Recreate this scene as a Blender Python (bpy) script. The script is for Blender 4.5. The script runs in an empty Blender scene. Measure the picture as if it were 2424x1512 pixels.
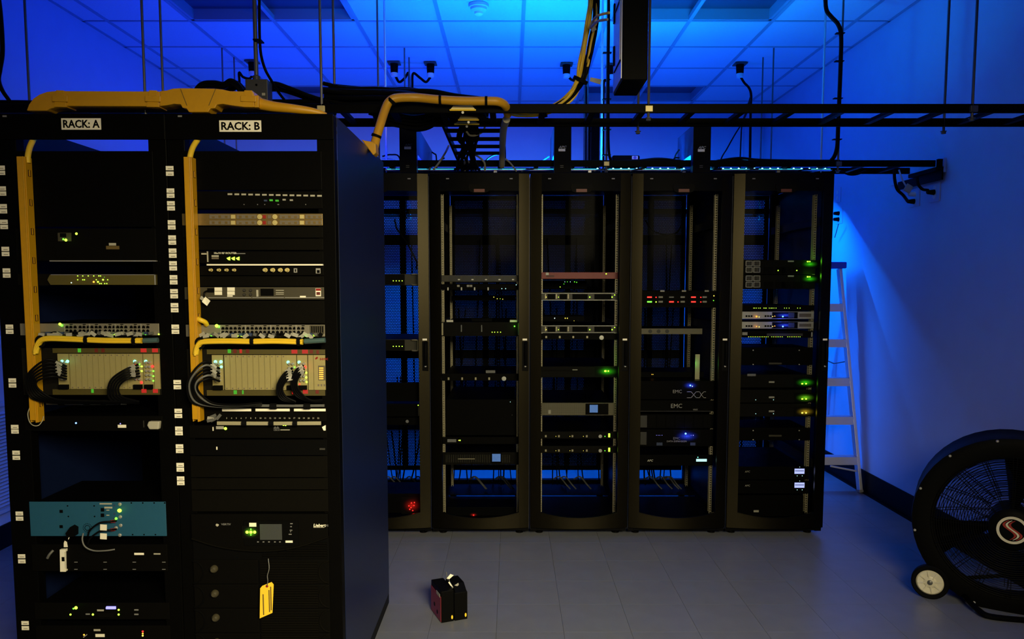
import bpy, math, random
from mathutils import Vector, Matrix
random.seed(7)
R = math.radians
scene = bpy.context.scene
COL = scene.collection

# ---------------------------------------------------------------- camera
F, PX0, TH, CAMZ = 1840.0, 1210.0, R(4.7), 1.56
PY0 = 676 + F*math.tan(TH)
cam_d = bpy.data.cameras.new('camera'); cam = bpy.data.objects.new('camera', cam_d); COL.objects.link(cam)
cam_d.sensor_width = 36.0; cam_d.lens = 36.0*F/2424
cam_d.shift_x = (1212-PX0)/2424; cam_d.shift_y = (PY0-756)/2424
cam_d.clip_start = 0.05
cam.location = (0, 0, CAMZ); cam.rotation_euler = (R(90)-TH, 0, 0)
scene.camera = cam
# ---------------------------------------------------------------- world, exposure
w = bpy.data.worlds.new('world'); scene.world = w; w.use_nodes = True
w.node_tree.nodes['Background'].inputs[0].default_value = (0.0, 0.0, 0.0, 1)
w.node_tree.nodes['Background'].inputs[1].default_value = 0.0
vs = scene.view_settings
vs.view_transform = 'Standard'; vs.look = 'None'; vs.exposure = 0.0; vs.gamma = 1.0; vs.use_curve_mapping = False
# ---------------------------------------------------------------- large lights
def area(name, loc, rot, sx, sy, col, power, spread=180):
    d = bpy.data.lights.new(name, 'AREA'); d.shape = 'RECTANGLE'; d.size = sx; d.size_y = sy
    d.color = col; d.energy = power; d.spread = R(spread)
    o = bpy.data.objects.new(name, d); COL.objects.link(o); o.location = loc; o.rotation_euler = rot
    return o
CYAN, BLUE = (0.0, 0.33, 0.90), (0.008, 0.030, 1.0)
area('led_strip_light', (0.55, 5.03, 2.305), (R(180), 0, 0), 1.9, 0.03, CYAN, 68, 150)      # bright part of the strip on the tray
area('added_blue_light', (-0.30, 5.045, 2.305), (R(180), 0, 0), 3.4, 0.03, BLUE, 38)      # added wide deep blue light, tints the room past the cyan
area('added_ceiling_light', (-0.35, 6.45, 2.20), (R(180), 0, 0), 4.2, 0.03, BLUE, 31)       # added blue light shining up to brighten the far ceiling
area('led_strip_rear_light', (0.25, 6.33, 2.17), (R(28), 0, 0), 4.4, 0.03, (0.0, 0.17, 1.0), 205)   # far strip, shining down behind the cabinets
area('lamp_light', (0.95, -0.6, 2.30), (R(62), 0, R(15)), 1.5, 0.9, (1.0, 0.85, 0.50), 54, 76)   # warm lamp behind the camera, aimed down at the racks

# ---------------------------------------------------------------- pixel helpers (2424 x 1512 frame)
def ray(px, py):
    u = (px-PX0)/F; v = (PY0-py)/F
    return u, math.cos(TH)+v*math.sin(TH), -math.sin(TH)+v*math.cos(TH)
def P(px, py, Y):
    u, dy, dz = ray(px, py); t = Y/dy
    return Vector((u*t, Y, CAMZ+dz*t))
def PZ(px, py, Z):
    u, dy, dz = ray(px, py); t = (Z-CAMZ)/dz
    return Vector((u*t, dy*t, Z))
def PX(px, py, X):
    u, dy, dz = ray(px, py); t = X/u
    return Vector((X, dy*t, CAMZ+dz*t))

# ---------------------------------------------------------------- materials
MATS = {}
def mat(name, col=(.5, .5, .5), rough=.5, metal=0.0, emit=None, es=1.0, noise=0.0, nscale=20, bump=0.0, spec=None):
    if name in MATS: return MATS[name]
    m = bpy.data.materials.new(name); m.use_nodes = True; MATS[name] = m
    nt = m.node_tree; b = nt.nodes['Principled BSDF']
    b.inputs['Base Color'].default_value = (*col, 1); b.inputs['Roughness'].default_value = rough
    b.inputs['Metallic'].default_value = metal
    if spec is None and max(col) < .02: spec = .035
    if spec is not None: b.inputs['Specular IOR Level'].default_value = spec
    if emit:
        b.inputs['Emission Color'].default_value = (*emit, 1); b.inputs['Emission Strength'].default_value = es
    if noise or bump:
        tc = nt.nodes.new('ShaderNodeTexCoord'); n = nt.nodes.new('ShaderNodeTexNoise')
        n.inputs['Scale'].default_value = nscale; n.inputs['Detail'].default_value = 6
        nt.links.new(tc.outputs['Object'], n.inputs['Vector'])
        if noise:
            mr = nt.nodes.new('ShaderNodeMapRange'); mr.inputs[3].default_value = 1-noise; mr.inputs[4].default_value = 1+noise
            mx = nt.nodes.new('ShaderNodeMix'); mx.data_type = 'RGBA'; mx.blend_type = 'MULTIPLY'; mx.inputs[0].default_value = 1
            mx.inputs[6].default_value = (*col, 1)
            nt.links.new(n.outputs['Fac'], mr.inputs[0]); nt.links.new(mr.outputs[0], mx.inputs[7])
            nt.links.new(mx.outputs[2], b.inputs['Base Color'])
        if bump:
            bp = nt.nodes.new('ShaderNodeBump'); bp.inputs['Strength'].default_value = bump; bp.inputs['Distance'].default_value = .003
            nt.links.new(n.outputs['Fac'], bp.inputs['Height']); nt.links.new(bp.outputs[0], b.inputs['Normal'])
    return m
M = mat
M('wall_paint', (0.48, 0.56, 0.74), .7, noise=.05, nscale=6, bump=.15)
M('ceiling_tile', (0.56, 0.64, 0.8), .85, noise=.05, nscale=60, bump=.3)
M('grid_bar', (0.26, 0.33, 0.46), .5)
M('lens_grey', (0.05, 0.06, 0.12), .4, noise=.05)
M('floor_tile', (0.15, 0.16, 0.19), .38, noise=.16, nscale=9, bump=.08)
M('grout', (.06, .06, .07), .8)
M('rubber_base', (0.003, 0.003, 0.004), .45)
M('black_metal', (0.0018, 0.0018, 0.0022), .45, noise=.1)
M('black_plastic', (0.0025, 0.0025, 0.0026), .5)
M('black_rubber', (0.004, 0.004, 0.0045), .6)
M('rack_paint', (0.0018, 0.0017, 0.0016), .42, noise=.12)
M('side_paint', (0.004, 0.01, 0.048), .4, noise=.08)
M('panel_black', (0.0028, 0.0026, 0.0022), .5, noise=.1)
M('charcoal', (0.004, 0.0036, 0.0028), .5, noise=.08)
M('dark_grey', (0.03, 0.028, 0.024), .5, noise=.08)
M('olive_grey', (0.05, 0.043, 0.024), .5, noise=.08)
M('door_metal', (.016, .0138, .0085), .36, 1.0, noise=.10, nscale=140)
M('grey_plastic', (.20, .20, .20), .5)
M('silver', (.50, .49, .45), .42, .6, noise=.08)
M('switch_face', (0.22, 0.2, 0.15), .45, .3, noise=.08)
M('card_face', (0.34, 0.29, 0.12), .45, .15, noise=.06, nscale=60)
M('steel', (0.13, 0.13, 0.125), .42, .5, noise=.1)
M('aluminium', (.62, .63, .66), .38, .55, noise=.05)
M('clip_zinc', (.72, .60, .25), .45, .4, noise=.12)
M('grey_box', (0.045, 0.045, 0.042), .5, noise=.05)
M('label_white', (0.92, 0.88, 0.72), .6)
M('print_dark', (.16, .13, .09), .7)
M('sticker_dim', (.42, .40, .32), .6)
M('yellow', (0.56, 0.28, 0.004), .45, noise=.07, nscale=40)
M('yellow_cable', (0.8, 0.52, 0.02), .5, noise=.06, nscale=60)
M('yellow_slot', (0.05, 0.015, 0.003), .6)
M('tag_yellow', (0.95, 0.62, 0.03), .55, noise=.05)
M('gold', (0.24, 0.16, 0.05), .4, .5, noise=.2, nscale=80)
M('teal', (0.013, 0.085, 0.16), .5, noise=.06, nscale=60)
M('dark_red', (.30, .012, .008), .45, noise=.08)
M('box_red', (.20, .012, .022), .5, noise=.1)
M('red_print_reflection', (.13, .014, .008), .5)  # red for small print and for painted reflections
M('blue_cap', (.02, .05, .5), .4)
M('cable_black', (0.003, 0.003, 0.0035), .45)
M('cable_grey', (.10, .10, .095), .5)
M('cable_beige', (.34, .31, .20), .5)
M('cable_teal', (.05, .10, .10), .5)
M('tag_paper', (.34, .33, .28), .6)
M('wheel_cream', (.66, .62, .48), .45, noise=.04)
M('blue_jack', (.03, .05, .12), .5)
M('rail_beige', (0.42, 0.37, 0.24), .45, .5, noise=.1)
M('screen_grey', (0.05, 0.055, 0.055), .3)
M('white_plastic', (.75, .75, .75), .5)
def E_(name, c, s): return mat(name, (.02, .02, .02), .4, emit=c, es=s)
E_('led_green', (.12, 1, .03), 4); E_('led_lime', (.45, 1, .04), 4); E_('led_yellow', (1, .75, .08), 3)
E_('led_cyan', (.15, 1, .65), 4); E_('led_red', (1, .02, .015), 3); E_('led_red_reflection', (1, .02, .015), .5); E_('led_orange', (1, .35, .03), 3)
E_('led_blue', (.12, .3, 1), 6); E_('led_violet', (.30, .28, 1), 2.0); E_('led_white', (.7, 1, .9), 3); E_('green_dim_emit', (.1, .8, .03), .5)  # the dim green also serves painted LED reflections on the chassis
E_('strip_emit', (.02, .55, .9), 2.2); E_('diode', (.25, 1, 1), 5); E_('lcd_white', (.55, 1, .9), 1.6); E_('lcd_pale', (.45, .5, 1), 1.6)
# LCD with a procedural pixel pattern
def lcd(name, base, s):
    m = mat(name, (.01, .02, .05), .3); nt = m.node_tree; b = nt.nodes['Principled BSDF']
    tc = nt.nodes.new('ShaderNodeTexCoord'); n = nt.nodes.new('ShaderNodeTexNoise'); n.inputs['Scale'].default_value = 260; n.inputs['Detail'].default_value = 2
    cr = nt.nodes.new('ShaderNodeValToRGB'); cr.color_ramp.elements[0].position = .42; cr.color_ramp.elements[1].position = .62
    cr.color_ramp.elements[0].color = (base[0]*.25, base[1]*.3, base[2]*.6, 1); cr.color_ramp.elements[1].color = (.35, .7, 1, 1)
    nt.links.new(tc.outputs['Object'], n.inputs['Vector']); nt.links.new(n.outputs['Fac'], cr.inputs[0])
    nt.links.new(cr.outputs[0], b.inputs['Emission Color']); b.inputs['Emission Strength'].default_value = s
lcd('lcd_blue', (.1, .3, 1), .6)
# tinted door glass
def glass(name, tint, refl):
    m = bpy.data.materials.new(name); m.use_nodes = True; nt = m.node_tree; MATS[name] = m
    nt.nodes.remove(nt.nodes['Principled BSDF']); out = nt.nodes['Material Output']
    t = nt.nodes.new('ShaderNodeBsdfTransparent'); t.inputs[0].default_value = (*tint, 1)
    g = nt.nodes.new('ShaderNodeBsdfGlossy'); g.inputs['Roughness'].default_value = .08; g.inputs[0].default_value = (.8, .8, .8, 1)
    fr = nt.nodes.new('ShaderNodeFresnel'); fr.inputs[0].default_value = 1.35
    mu = nt.nodes.new('ShaderNodeMath'); mu.operation = 'MULTIPLY'; mu.inputs[1].default_value = refl
    mx = nt.nodes.new('ShaderNodeMixShader')
    nt.links.new(fr.outputs[0], mu.inputs[0]); nt.links.new(mu.outputs[0], mx.inputs[0])
    nt.links.new(t.outputs[0], mx.inputs[1]); nt.links.new(g.outputs[0], mx.inputs[2]); nt.links.new(mx.outputs[0], out.inputs[0])
glass('door_glass', (.84, .85, .86), .006)
# perforated steel: a grid of real see-through holes
def perforated(name, col, pitch, radius):
    m = mat(name, col, .5); nt = m.node_tree; b = nt.nodes['Principled BSDF']; out = nt.nodes['Material Output']
    tc = nt.nodes.new('ShaderNodeTexCoord'); sep = nt.nodes.new('ShaderNodeSeparateXYZ'); nt.links.new(tc.outputs['Object'], sep.inputs[0])
    def mth(op, a, bb=None):
        n = nt.nodes.new('ShaderNodeMath'); n.operation = op
        for i, v in enumerate((a, bb)):
            if v is None: continue
            if isinstance(v, (int, float)): n.inputs[i].default_value = v
            else: nt.links.new(v, n.inputs[i])
        return n.outputs[0]
    zz = mth('DIVIDE', sep.outputs[2], pitch); row = mth('FLOOR', zz)
    xx = mth('ADD', mth('DIVIDE', sep.outputs[0], pitch), mth('MULTIPLY', row, .5))
    fx = mth('SUBTRACT', mth('FRACT', xx), .5); fz = mth('SUBTRACT', mth('FRACT', zz), .5)
    d = mth('SQRT', mth('ADD', mth('MULTIPLY', fx, fx), mth('MULTIPLY', fz, fz)))
    hole = mth('LESS_THAN', d, radius)
    t = nt.nodes.new('ShaderNodeBsdfTransparent'); mx = nt.nodes.new('ShaderNodeMixShader')
    nt.links.new(hole, mx.inputs[0]); nt.links.new(b.outputs[0], mx.inputs[1]); nt.links.new(t.outputs[0], mx.inputs[2]); nt.links.new(mx.outputs[0], out.inputs[0])
perforated('mesh_open', (.012, .012, .014), .012, .31)
perforated('mesh_dense', (.012, .012, .014), .012, .085)
# bezel with a fine dimple grid
def dimpled(name, c0, c1, sc):
    m = mat(name, c0, .5); nt = m.node_tree; b = nt.nodes['Principled BSDF']
    tc = nt.nodes.new('ShaderNodeTexCoord'); v = nt.nodes.new('ShaderNodeTexVoronoi'); v.inputs['Scale'].default_value = sc; v.inputs['Randomness'].default_value = 0
    cr = nt.nodes.new('ShaderNodeValToRGB'); cr.color_ramp.elements[0].position = .28; cr.color_ramp.elements[1].position = .42
    cr.color_ramp.elements[0].color = (*c1, 1); cr.color_ramp.elements[1].color = (*c0, 1)
    nt.links.new(tc.outputs['Object'], v.inputs['Vector']); nt.links.new(v.outputs['Distance'], cr.inputs[0]); nt.links.new(cr.outputs[0], b.inputs['Base Color'])
dimpled('bezel_olive', (.085, .068, .012), (.04, .03, .006), 170)
dimpled('bezel_black', (.011, .010, .008), (.003, .003, .003), 200)
dimpled('bezel_beige', (.16, .14, .08), (.05, .04, .02), 170)

# ---------------------------------------------------------------- mesh builder
ORG = {}
def cat_rom(pts, n=6):
    pts = [Vector(p) for p in pts]
    if len(pts) < 3: return pts
    out = []; e = [pts[0]*2-pts[1]] + pts + [pts[-1]*2-pts[-2]]
    for i in range(1, len(e)-2):
        p0, p1, p2, p3 = e[i-1:i+3]
        for k in range(n):
            t = k/n
            out.append(.5*((2*p1)+(p2-p0)*t+(2*p0-5*p1+4*p2-p3)*t*t+(3*p1-p0-3*p2+p3)*t**3))
    out.append(pts[-1]); return out
class MB:
    def __init__(s): s.v = []; s.f = []
    def box(s, x0, x1, y0, y1, z0, z1):
        if x0 > x1: x0, x1 = x1, x0
        if y0 > y1: y0, y1 = y1, y0
        if z0 > z1: z0, z1 = z1, z0
        n = len(s.v)
        s.v += [(x0,y0,z0),(x1,y0,z0),(x1,y1,z0),(x0,y1,z0),(x0,y0,z1),(x1,y0,z1),(x1,y1,z1),(x0,y1,z1)]
        s.f += [tuple(n+i for i in q) for q in ((0,3,2,1),(4,5,6,7),(0,1,5,4),(1,2,6,5),(2,3,7,6),(3,0,4,7))]
        return s
    def obox(s, c, size, m):
        c = Vector(c); n = len(s.v); hx, hy, hz = size[0]/2, size[1]/2, size[2]/2
        for p in ((-hx,-hy,-hz),(hx,-hy,-hz),(hx,hy,-hz),(-hx,hy,-hz),(-hx,-hy,hz),(hx,-hy,hz),(hx,hy,hz),(-hx,hy,hz)):
            s.v.append(tuple(c + m @ Vector(p)))
        s.f += [tuple(n+i for i in q) for q in ((0,3,2,1),(4,5,6,7),(0,1,5,4),(1,2,6,5),(2,3,7,6),(3,0,4,7))]
        return s
    def bar(s, a, b, wx, wy, up=(0, 0, 1)):
        a = Vector(a); b = Vector(b); d = (b-a); L = d.length; d.normalize(); u = Vector(up)
        if abs(d.dot(u)) > .95: u = Vector((0, 1, 0))
        x = u.cross(d).normalized(); y = d.cross(x)
        return s.obox((a+b)/2, (wx, wy, L), Matrix((x, y, d)).transposed())
    def prism(s, poly, y0, y1):          # poly of (x,z), extruded along y
        n = len(s.v); k = len(poly)
        a = sum(poly[i][0]*poly[(i+1) % k][1]-poly[(i+1) % k][0]*poly[i][1] for i in range(k))
        if a < 0: poly = poly[::-1]
        s.v += [(x, y0, z) for x, z in poly] + [(x, y1, z) for x, z in poly]
        s.f.append(tuple(range(n, n+k))); s.f.append(tuple(range(n+2*k-1, n+k-1, -1)))
        for i in range(k):
            j = (i+1) % k; s.f.append((n+j, n+i, n+k+i, n+k+j))
        return s
    def tube(s, pts, r, seg=8, sm=6, cap=True, flat=1.0):
        pts = cat_rom(pts, sm) if sm else [Vector(p) for p in pts]
        q = [pts[0]]
        for p in pts[1:]:
            if (p-q[-1]).length > 1e-5: q.append(p)
        pts = q; N = len(pts); n = len(s.v)
        rs = r if isinstance(r, (list, tuple)) else None
        t0 = (pts[1]-pts[0]).normalized(); u = Vector((0, 0, 1))
        if abs(t0.dot(u)) > .9: u = Vector((0, 1, 0))
        x = (u - t0*u.dot(t0)).normalized(); pt = t0
        for i, p in enumerate(pts):
            t = (pts[min(i+1, N-1)]-pts[max(i-1, 0)])
            t = t.normalized() if t.length > 1e-9 else pt
            ax = pt.cross(t)
            if ax.length > 1e-7:
                x = Matrix.Rotation(pt.angle(t), 3, ax.normalized()) @ x
            pt = t; y = t.cross(x).normalized()
            rr = r if rs is None else rs[0]+(rs[-1]-rs[0])*i/max(1, N-1) if len(rs) == 2 else rs[min(len(rs)-1, int(round(i*(len(rs)-1)/(N-1))))]
            for k in range(seg):
                a = 2*math.pi*k/seg
                s.v.append(tuple(p + x*math.cos(a)*rr*flat + y*math.sin(a)*rr))
        for i in range(N-1):
            for k in range(seg):
                a = n+i*seg+k; b = n+i*seg+(k+1) % seg
                s.f.append((a, b, b+seg, a+seg))
        if cap:
            s.f.append(tuple(n+k for k in range(seg-1, -1, -1))); s.f.append(tuple(n+(N-1)*seg+k for k in range(seg)))
        return s
    def cyl(s, a, b, r, seg=12, r2=None):
        return s.tube([a, b], [r, r if r2 is None else r2], seg, 0)
    def lathe(s, prof, c, axis=(0, 0, 1), seg=24, up=None, ring=False):   # prof: list of (radius, height along axis)
        c = Vector(c); d = Vector(axis).normalized(); u = Vector(up or (0, 0, 1))
        if abs(d.dot(u)) > .95: u = Vector((1, 0, 0))
        x = u.cross(d).normalized(); y = d.cross(x); n = len(s.v); K = len(prof)
        for r, h in prof:
            for k in range(seg):
                a = 2*math.pi*k/seg; s.v.append(tuple(c+d*h+x*math.cos(a)*r+y*math.sin(a)*r))
        for i in range(K-1):
            for k in range(seg):
                a = n+i*seg+k; b = n+i*seg+(k+1) % seg
                s.f.append((a, b, b+seg, a+seg))
        if ring:
            for k in range(seg): a = n+(K-1)*seg+k; b = n+(K-1)*seg+(k+1) % seg; s.f.append((a, b, n+(k+1) % seg, n+k))
        else: s.f.append(tuple(n+k for k in range(seg-1, -1, -1))); s.f.append(tuple(n+(K-1)*seg+k for k in range(seg)))
        return s
    def quad(s, a, b, c, d, th=.0008):    # thin plate with thickness along its normal
        a, b, c, d = map(Vector, (a, b, c, d)); nn = (b-a).cross(d-a).normalized()*th; n = len(s.v)
        s.v += [tuple(p-nn) for p in (a, b, c, d)] + [tuple(p+nn) for p in (a, b, c, d)]
        s.f += [tuple(n+i for i in q) for q in ((0,3,2,1),(4,5,6,7),(0,1,5,4),(1,2,6,5),(2,3,7,6),(3,0,4,7))]
        return s
    def mesh(s, name, m, org, smooth=False):
        me = bpy.data.meshes.new(name); o = Vector(org)
        me.from_pydata([(x-o.x, y-o.y, z-o.z) for x, y, z in s.v], [], s.f)
        me.materials.append(MATS[m])
        if smooth:
            me.polygons.foreach_set('use_smooth', [True]*len(me.polygons))
            try: me.set_sharp_from_angle(angle=R(40))
            except Exception: pass
        return me
    def build(s, name, m, parent=None, org=None, smooth=False, bevel=0, label=None):
        if parent is not None: org = ORG[parent.name]
        elif org is None:
            xs = [p[0] for p in s.v]; ys = [p[1] for p in s.v]; zs = [p[2] for p in s.v]
            org = Vector(((min(xs)+max(xs))/2, (min(ys)+max(ys))/2, min(zs)))
        o = bpy.data.objects.new(name, s.mesh(name, m, org, smooth)); COL.objects.link(o)
        if parent is not None: o.parent = parent
        else: o.location = org
        ORG[o.name] = Vector(org)
        if bevel:
            b = o.modifiers.new('bevel', 'BEVEL'); b.width = bevel; b.segments = 2; b.limit_method = 'ANGLE'
        if label: o['label'] = label
        return o
def thing(name, label, cat, loc=(0, 0, 0), group=None):
    o = bpy.data.objects.new(name, None); COL.objects.link(o); o.location = loc; o.empty_display_size = .05
    o['label'] = label; o['category'] = cat
    if group: o['group'] = group
    ORG[o.name] = Vector(loc); return o
def tag(o, label, cat, group=None, kind=None):
    if label: o['label'] = label
    if cat: o['category'] = cat
    if group: o['group'] = group
    if kind: o['kind'] = kind
    return o
def struct(o): o['kind'] = 'structure'; return o
def part(mesh, name, parent, pos, scale=None, rot=None, label=None):
    o = bpy.data.objects.new(name, mesh); COL.objects.link(o); o.parent = parent
    o.location = Vector(pos)-ORG[parent.name]; ORG[o.name] = Vector(pos)
    if scale: o.scale = scale
    if rot: o.rotation_euler = rot
    if label: o['label'] = label
    return o
CACHE = {}
def led_mesh(m):
    if ('led', m) not in CACHE:
        CACHE['led', m] = MB().lathe([(1, .3), (1, -.1), (.75, -.6), (.3, -.9)], (0, 0, 0), (0, 1, 0), 8).mesh('indicator_light', m, (0, 0, 0), True)
    return CACHE['led', m]
def unit_box(name, m):          # unit cube, centred in x,z, front at y=-1..0
    if ('ub', name, m) not in CACHE:
        CACHE['ub', name, m] = MB().box(-.5, .5, -1, 0, -.5, .5).mesh(name, m, (0, 0, 0))
    return CACHE['ub', name, m]
def led(parent, px, py, Y, m='led_green', r=.0032, name='indicator_light', sx=1):
    p = P(px, py, Y); p.y -= .0005
    return part(led_mesh(m), name, parent, p, (r*sx, r*.8, r))
def fbox(parent, name, px0, py0, px1, py1, Y, m, proud=.002, label=None):   # raised rectangle on the plane y=Y
    a = P(px0, py0, Y); b = P(px1, py1, Y); c = (a+b)/2
    return part(unit_box(name, m), name, parent, c, (max(.0005, abs(b.x-a.x)), proud, max(.0005, abs(a.z-b.z))), label=label)
def text(parent, body, px, py, Y, size_px, m, name='lettering', proud=.0012, bold=0, align='LEFT', sx=1.0, rotz=0, shear=0, fitw=None):
    cu = bpy.data.curves.new('t', 'FONT'); cu.body = body; cu.align_x = align; cu.extrude = .0006; cu.offset = bold; cu.resolution_u = 2; cu.shear = shear
    p0 = P(px, py, Y); p1 = P(px, py-size_px, Y); h = (p1-p0).length
    cu.size = 1.0
    ob = bpy.data.objects.new('t', cu); COL.objects.link(ob)
    bpy.context.view_layer.update()
    me = bpy.data.meshes.new_from_object(ob.evaluated_get(bpy.context.evaluated_depsgraph_get()))
    bpy.data.objects.remove(ob); bpy.data.curves.remove(cu)
    me.materials.clear(); me.materials.append(MATS[m])
    p0.y -= proud
    k = h/.72
    if fitw:
        xs = [v.co.x for v in me.vertices]; sx = (P(px+fitw, py, Y)-P(px, py, Y)).length/((max(xs)-min(xs))*k)
    o = part(me, name, parent, p0, (k*sx, k, k), (R(90), 0, rotz)); o.data.name = name
    # keep the extrusion thin after scaling
    for v in me.vertices: v.co.z *= .0008/(k*.0006) if k else 1
    return o
def point(name, loc, col, e, r=.01):
    d = bpy.data.lights.new(name, 'POINT'); d.color = col; d.energy = e; d.shadow_soft_size = r
    o = bpy.data.objects.new(name, d); COL.objects.link(o); o.location = loc; return o
def cable(name, label, cat, pts, r, m, group=None, seg=8, sm=6, flat=1.0):
    o = MB().tube(pts, r, seg, sm, flat=flat).build(name, m, smooth=True, org=Vector(pts[0]))
    return tag(o, label, cat, group)
def pp(lst): return [Vector((P(q[0], q[1], q[2]).x, q[2], q[3])) if len(q) == 4 else P(*q) for q in lst]   # a fourth value sets the height

# glow around an LED painted as an emissive patch, fading outward through dots
def glow_mat(name, col, s):
    m = mat(name, (.004, .004, .004), .5); nt = m.node_tree; b = nt.nodes['Principled BSDF']
    tc = nt.nodes.new('ShaderNodeTexCoord'); mp = nt.nodes.new('ShaderNodeMapping'); mp.inputs['Scale'].default_value = (2, 0, 2)
    g = nt.nodes.new('ShaderNodeTexGradient'); g.gradient_type = 'QUADRATIC_SPHERE'
    v = nt.nodes.new('ShaderNodeTexVoronoi'); v.inputs['Scale'].default_value = 1; v.inputs['Randomness'].default_value = 0
    mp2 = nt.nodes.new('ShaderNodeMapping'); mp2.inputs['Scale'].default_value = (26, 0, 18)
    mr = nt.nodes.new('ShaderNodeMapRange'); mr.inputs[1].default_value = .28; mr.inputs[2].default_value = .45; mr.inputs[3].default_value = 1; mr.inputs[4].default_value = .25
    pw = nt.nodes.new('ShaderNodeMath'); pw.operation = 'POWER'; pw.inputs[1].default_value = 1.5
    mu = nt.nodes.new('ShaderNodeMath'); mu.operation = 'MULTIPLY'; mu2 = nt.nodes.new('ShaderNodeMath'); mu2.operation = 'MULTIPLY'; mu2.inputs[1].default_value = s
    L = nt.links.new
    L(tc.outputs['Object'], mp.inputs[0]); L(mp.outputs[0], g.inputs[0]); L(tc.outputs['Object'], mp2.inputs[0]); L(mp2.outputs[0], v.inputs['Vector'])
    L(v.outputs['Distance'], mr.inputs[0]); L(g.outputs['Fac'], pw.inputs[0]); L(pw.outputs[0], mu.inputs[0]); L(mr.outputs[0], mu.inputs[1]); L(mu.outputs[0], mu2.inputs[0])
    b.inputs['Emission Color'].default_value = (*col, 1); L(mu2.outputs[0], b.inputs['Emission Strength'])
glow_mat('glow_green', (.06, 1, .01), 1.6); glow_mat('glow_lime', (.28, 1, .02), 1.6); glow_mat('glow_amber', (1, .62, .03), 1.2); glow_mat('glow_blue', (.03, .07, 1), 2.2); glow_mat('glow_red', (1, .02, .01), 1.2)
def glow(parent, px, py, w_, h_, Y, m): return fbox(parent, 'led_glow_patch', px-w_/2, py-h_/2, px+w_/2, py+h_/2, Y, m, .0009)
# ================================================================ the room
XL, XR, YB, YF, ZC = -3.03, 2.68, 8.40, -3.2, 3.42
struct(MB().box(XL-.1, XR+.1, YF-.1, YB+.1, -.10, -.004).build('floor', 'grout', org=(0, 0, 0)))
floor = bpy.data.objects['floor']
tile_m = MB().box(-.1519, .1519, -.1519, .1519, -.006, 0).mesh('tile', 'floor_tile', (0, 0, 0))
shown = []; rest = MB()
gx0, gy0 = .238, 4.62
for i in range(-12, 10):
    for j in range(-26, 13):
        cx, cy = gx0+.305*(i+.5), gy0+.305*(j+.5)
        if not (XL-.1 < cx < XR+.1 and YF < cy < YB): continue
        vis = (cy > 3.3 and cx > -.75 and cy < 7.2 and cx > -.75+(.25 if cy < 3.7 else 0)) and not (4.8 < cy < 5.7 and cx < 1.8)
        if vis: shown.append((cx, cy))
        else: rest.box(cx-.1519, cx+.1519, cy-.1519, cy+.1519, -.006, 0)
for cx, cy in shown: part(tile_m, 'tile', floor, (cx, cy, 0))
o = rest.build('tile_field', 'floor_tile', floor); o['kind'] = 'stuff'
struct(MB().box(XL-.1, XL, YF, YB, 0, ZC).build('wall_left', 'wall_paint'))
struct(MB().box(XR, XR+.1, YF, YB, 0, ZC).build('wall_right', 'wall_paint'))
struct(MB().box(XL-.1, XR+.1, YB, YB+.1, 0, ZC).build('wall_back', 'wall_paint'))
# front wall with the open doorway behind the camera
struct(MB().box(XL-.1, -.58, YF-.1, YF, 0, ZC).box(1.08, XR+.1, YF-.1, YF, 0, ZC).box(-.58, 1.08, YF-.1, YF, 2.30, ZC).build('wall_front', 'wall_paint'))
struct(MB().box(XR-.012, XR, YF, YB-.012, 0, .165).box(XR-.03, XR-.012, YF, YB-.012, 0, .012).build('baseboard_right', 'rubber_base'))
struct(MB().box(XL, XL+.012, YF, YB-.012, 0, .14).build('baseboard_left', 'rubber_base'))
struct(MB().box(XL+.012, XR-.03, YB-.012, YB, 0, .14).build('baseboard_back', 'rubber_base'))
# ceiling: deck above, grid bars and tiles
ceil = struct(MB().box(XL-.1, XR+.1, YF-.1, YB+.1, ZC+.10, ZC+.18).build('ceiling', 'grid_bar', org=(0, 0, ZC)))
gxs = [XL] + [.085+.5865*k for k in range(-5, 5)] + [XR]
gys = [YF] + [5.662+.597*k for k in range(-14, 5)] + [YB]
gxs = sorted(x for x in gxs if XL <= x <= XR); gys = sorted(y for y in gys if YF <= y <= YB)
if gxs[1]-gxs[0] < .08: gxs.pop(1)
troffers = [(.6715, 1.8445, 5.065, 5.662), (-2.2610, -1.088, 5.065, 5.662), (.6715, 1.8445, 7.453, 8.05), (-2.2610, -1.088, 7.453, 8.05), (-.5, .6715, .289, .886)]
for x in gxs[1:-1]: MB().box(x-.013, x+.013, YF, YB, ZC-.002, ZC+.03).build('grid_bar', 'grid_bar', ceil)
for y in gys[1:-1]: MB().box(XL, XR, y-.009, y+.009, ZC-.001, ZC+.028).build('grid_bar', 'grid_bar', ceil)
MB().box(XL, XL+.022, YF, YB, ZC-.001, ZC+.03).build('wall_angle', 'grid_bar', ceil); MB().box(XR-.022, XR, YF, YB, ZC-.001, ZC+.03).build('wall_angle', 'grid_bar', ceil); MB().box(XL+.022, XR-.022, YB-.022, YB, ZC-.001, ZC+.03).build('wall_angle', 'grid_bar', ceil)
rest = MB()
for i in range(len(gxs)-1):
    for j in range(len(gys)-1):
        x0, x1, y0, y1 = gxs[i]+.011, gxs[i+1]-.011, gys[j]+.008, gys[j+1]-.008
        cx, cy = (x0+x1)/2, (y0+y1)/2
        if any(t[0] < cx < t[1] and t[2] < cy < t[3] for t in troffers): continue
        if gys[j] > 4.4: MB().box(x0, x1, y0, y1, ZC+.004, ZC+.02).build('ceiling_tile', 'ceiling_tile', ceil)
        else: rest.box(x0, x1, y0, y1, ZC+.004, ZC+.02)
o = rest.build('tile_field', 'ceiling_tile', ceil); o['kind'] = 'stuff'
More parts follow.
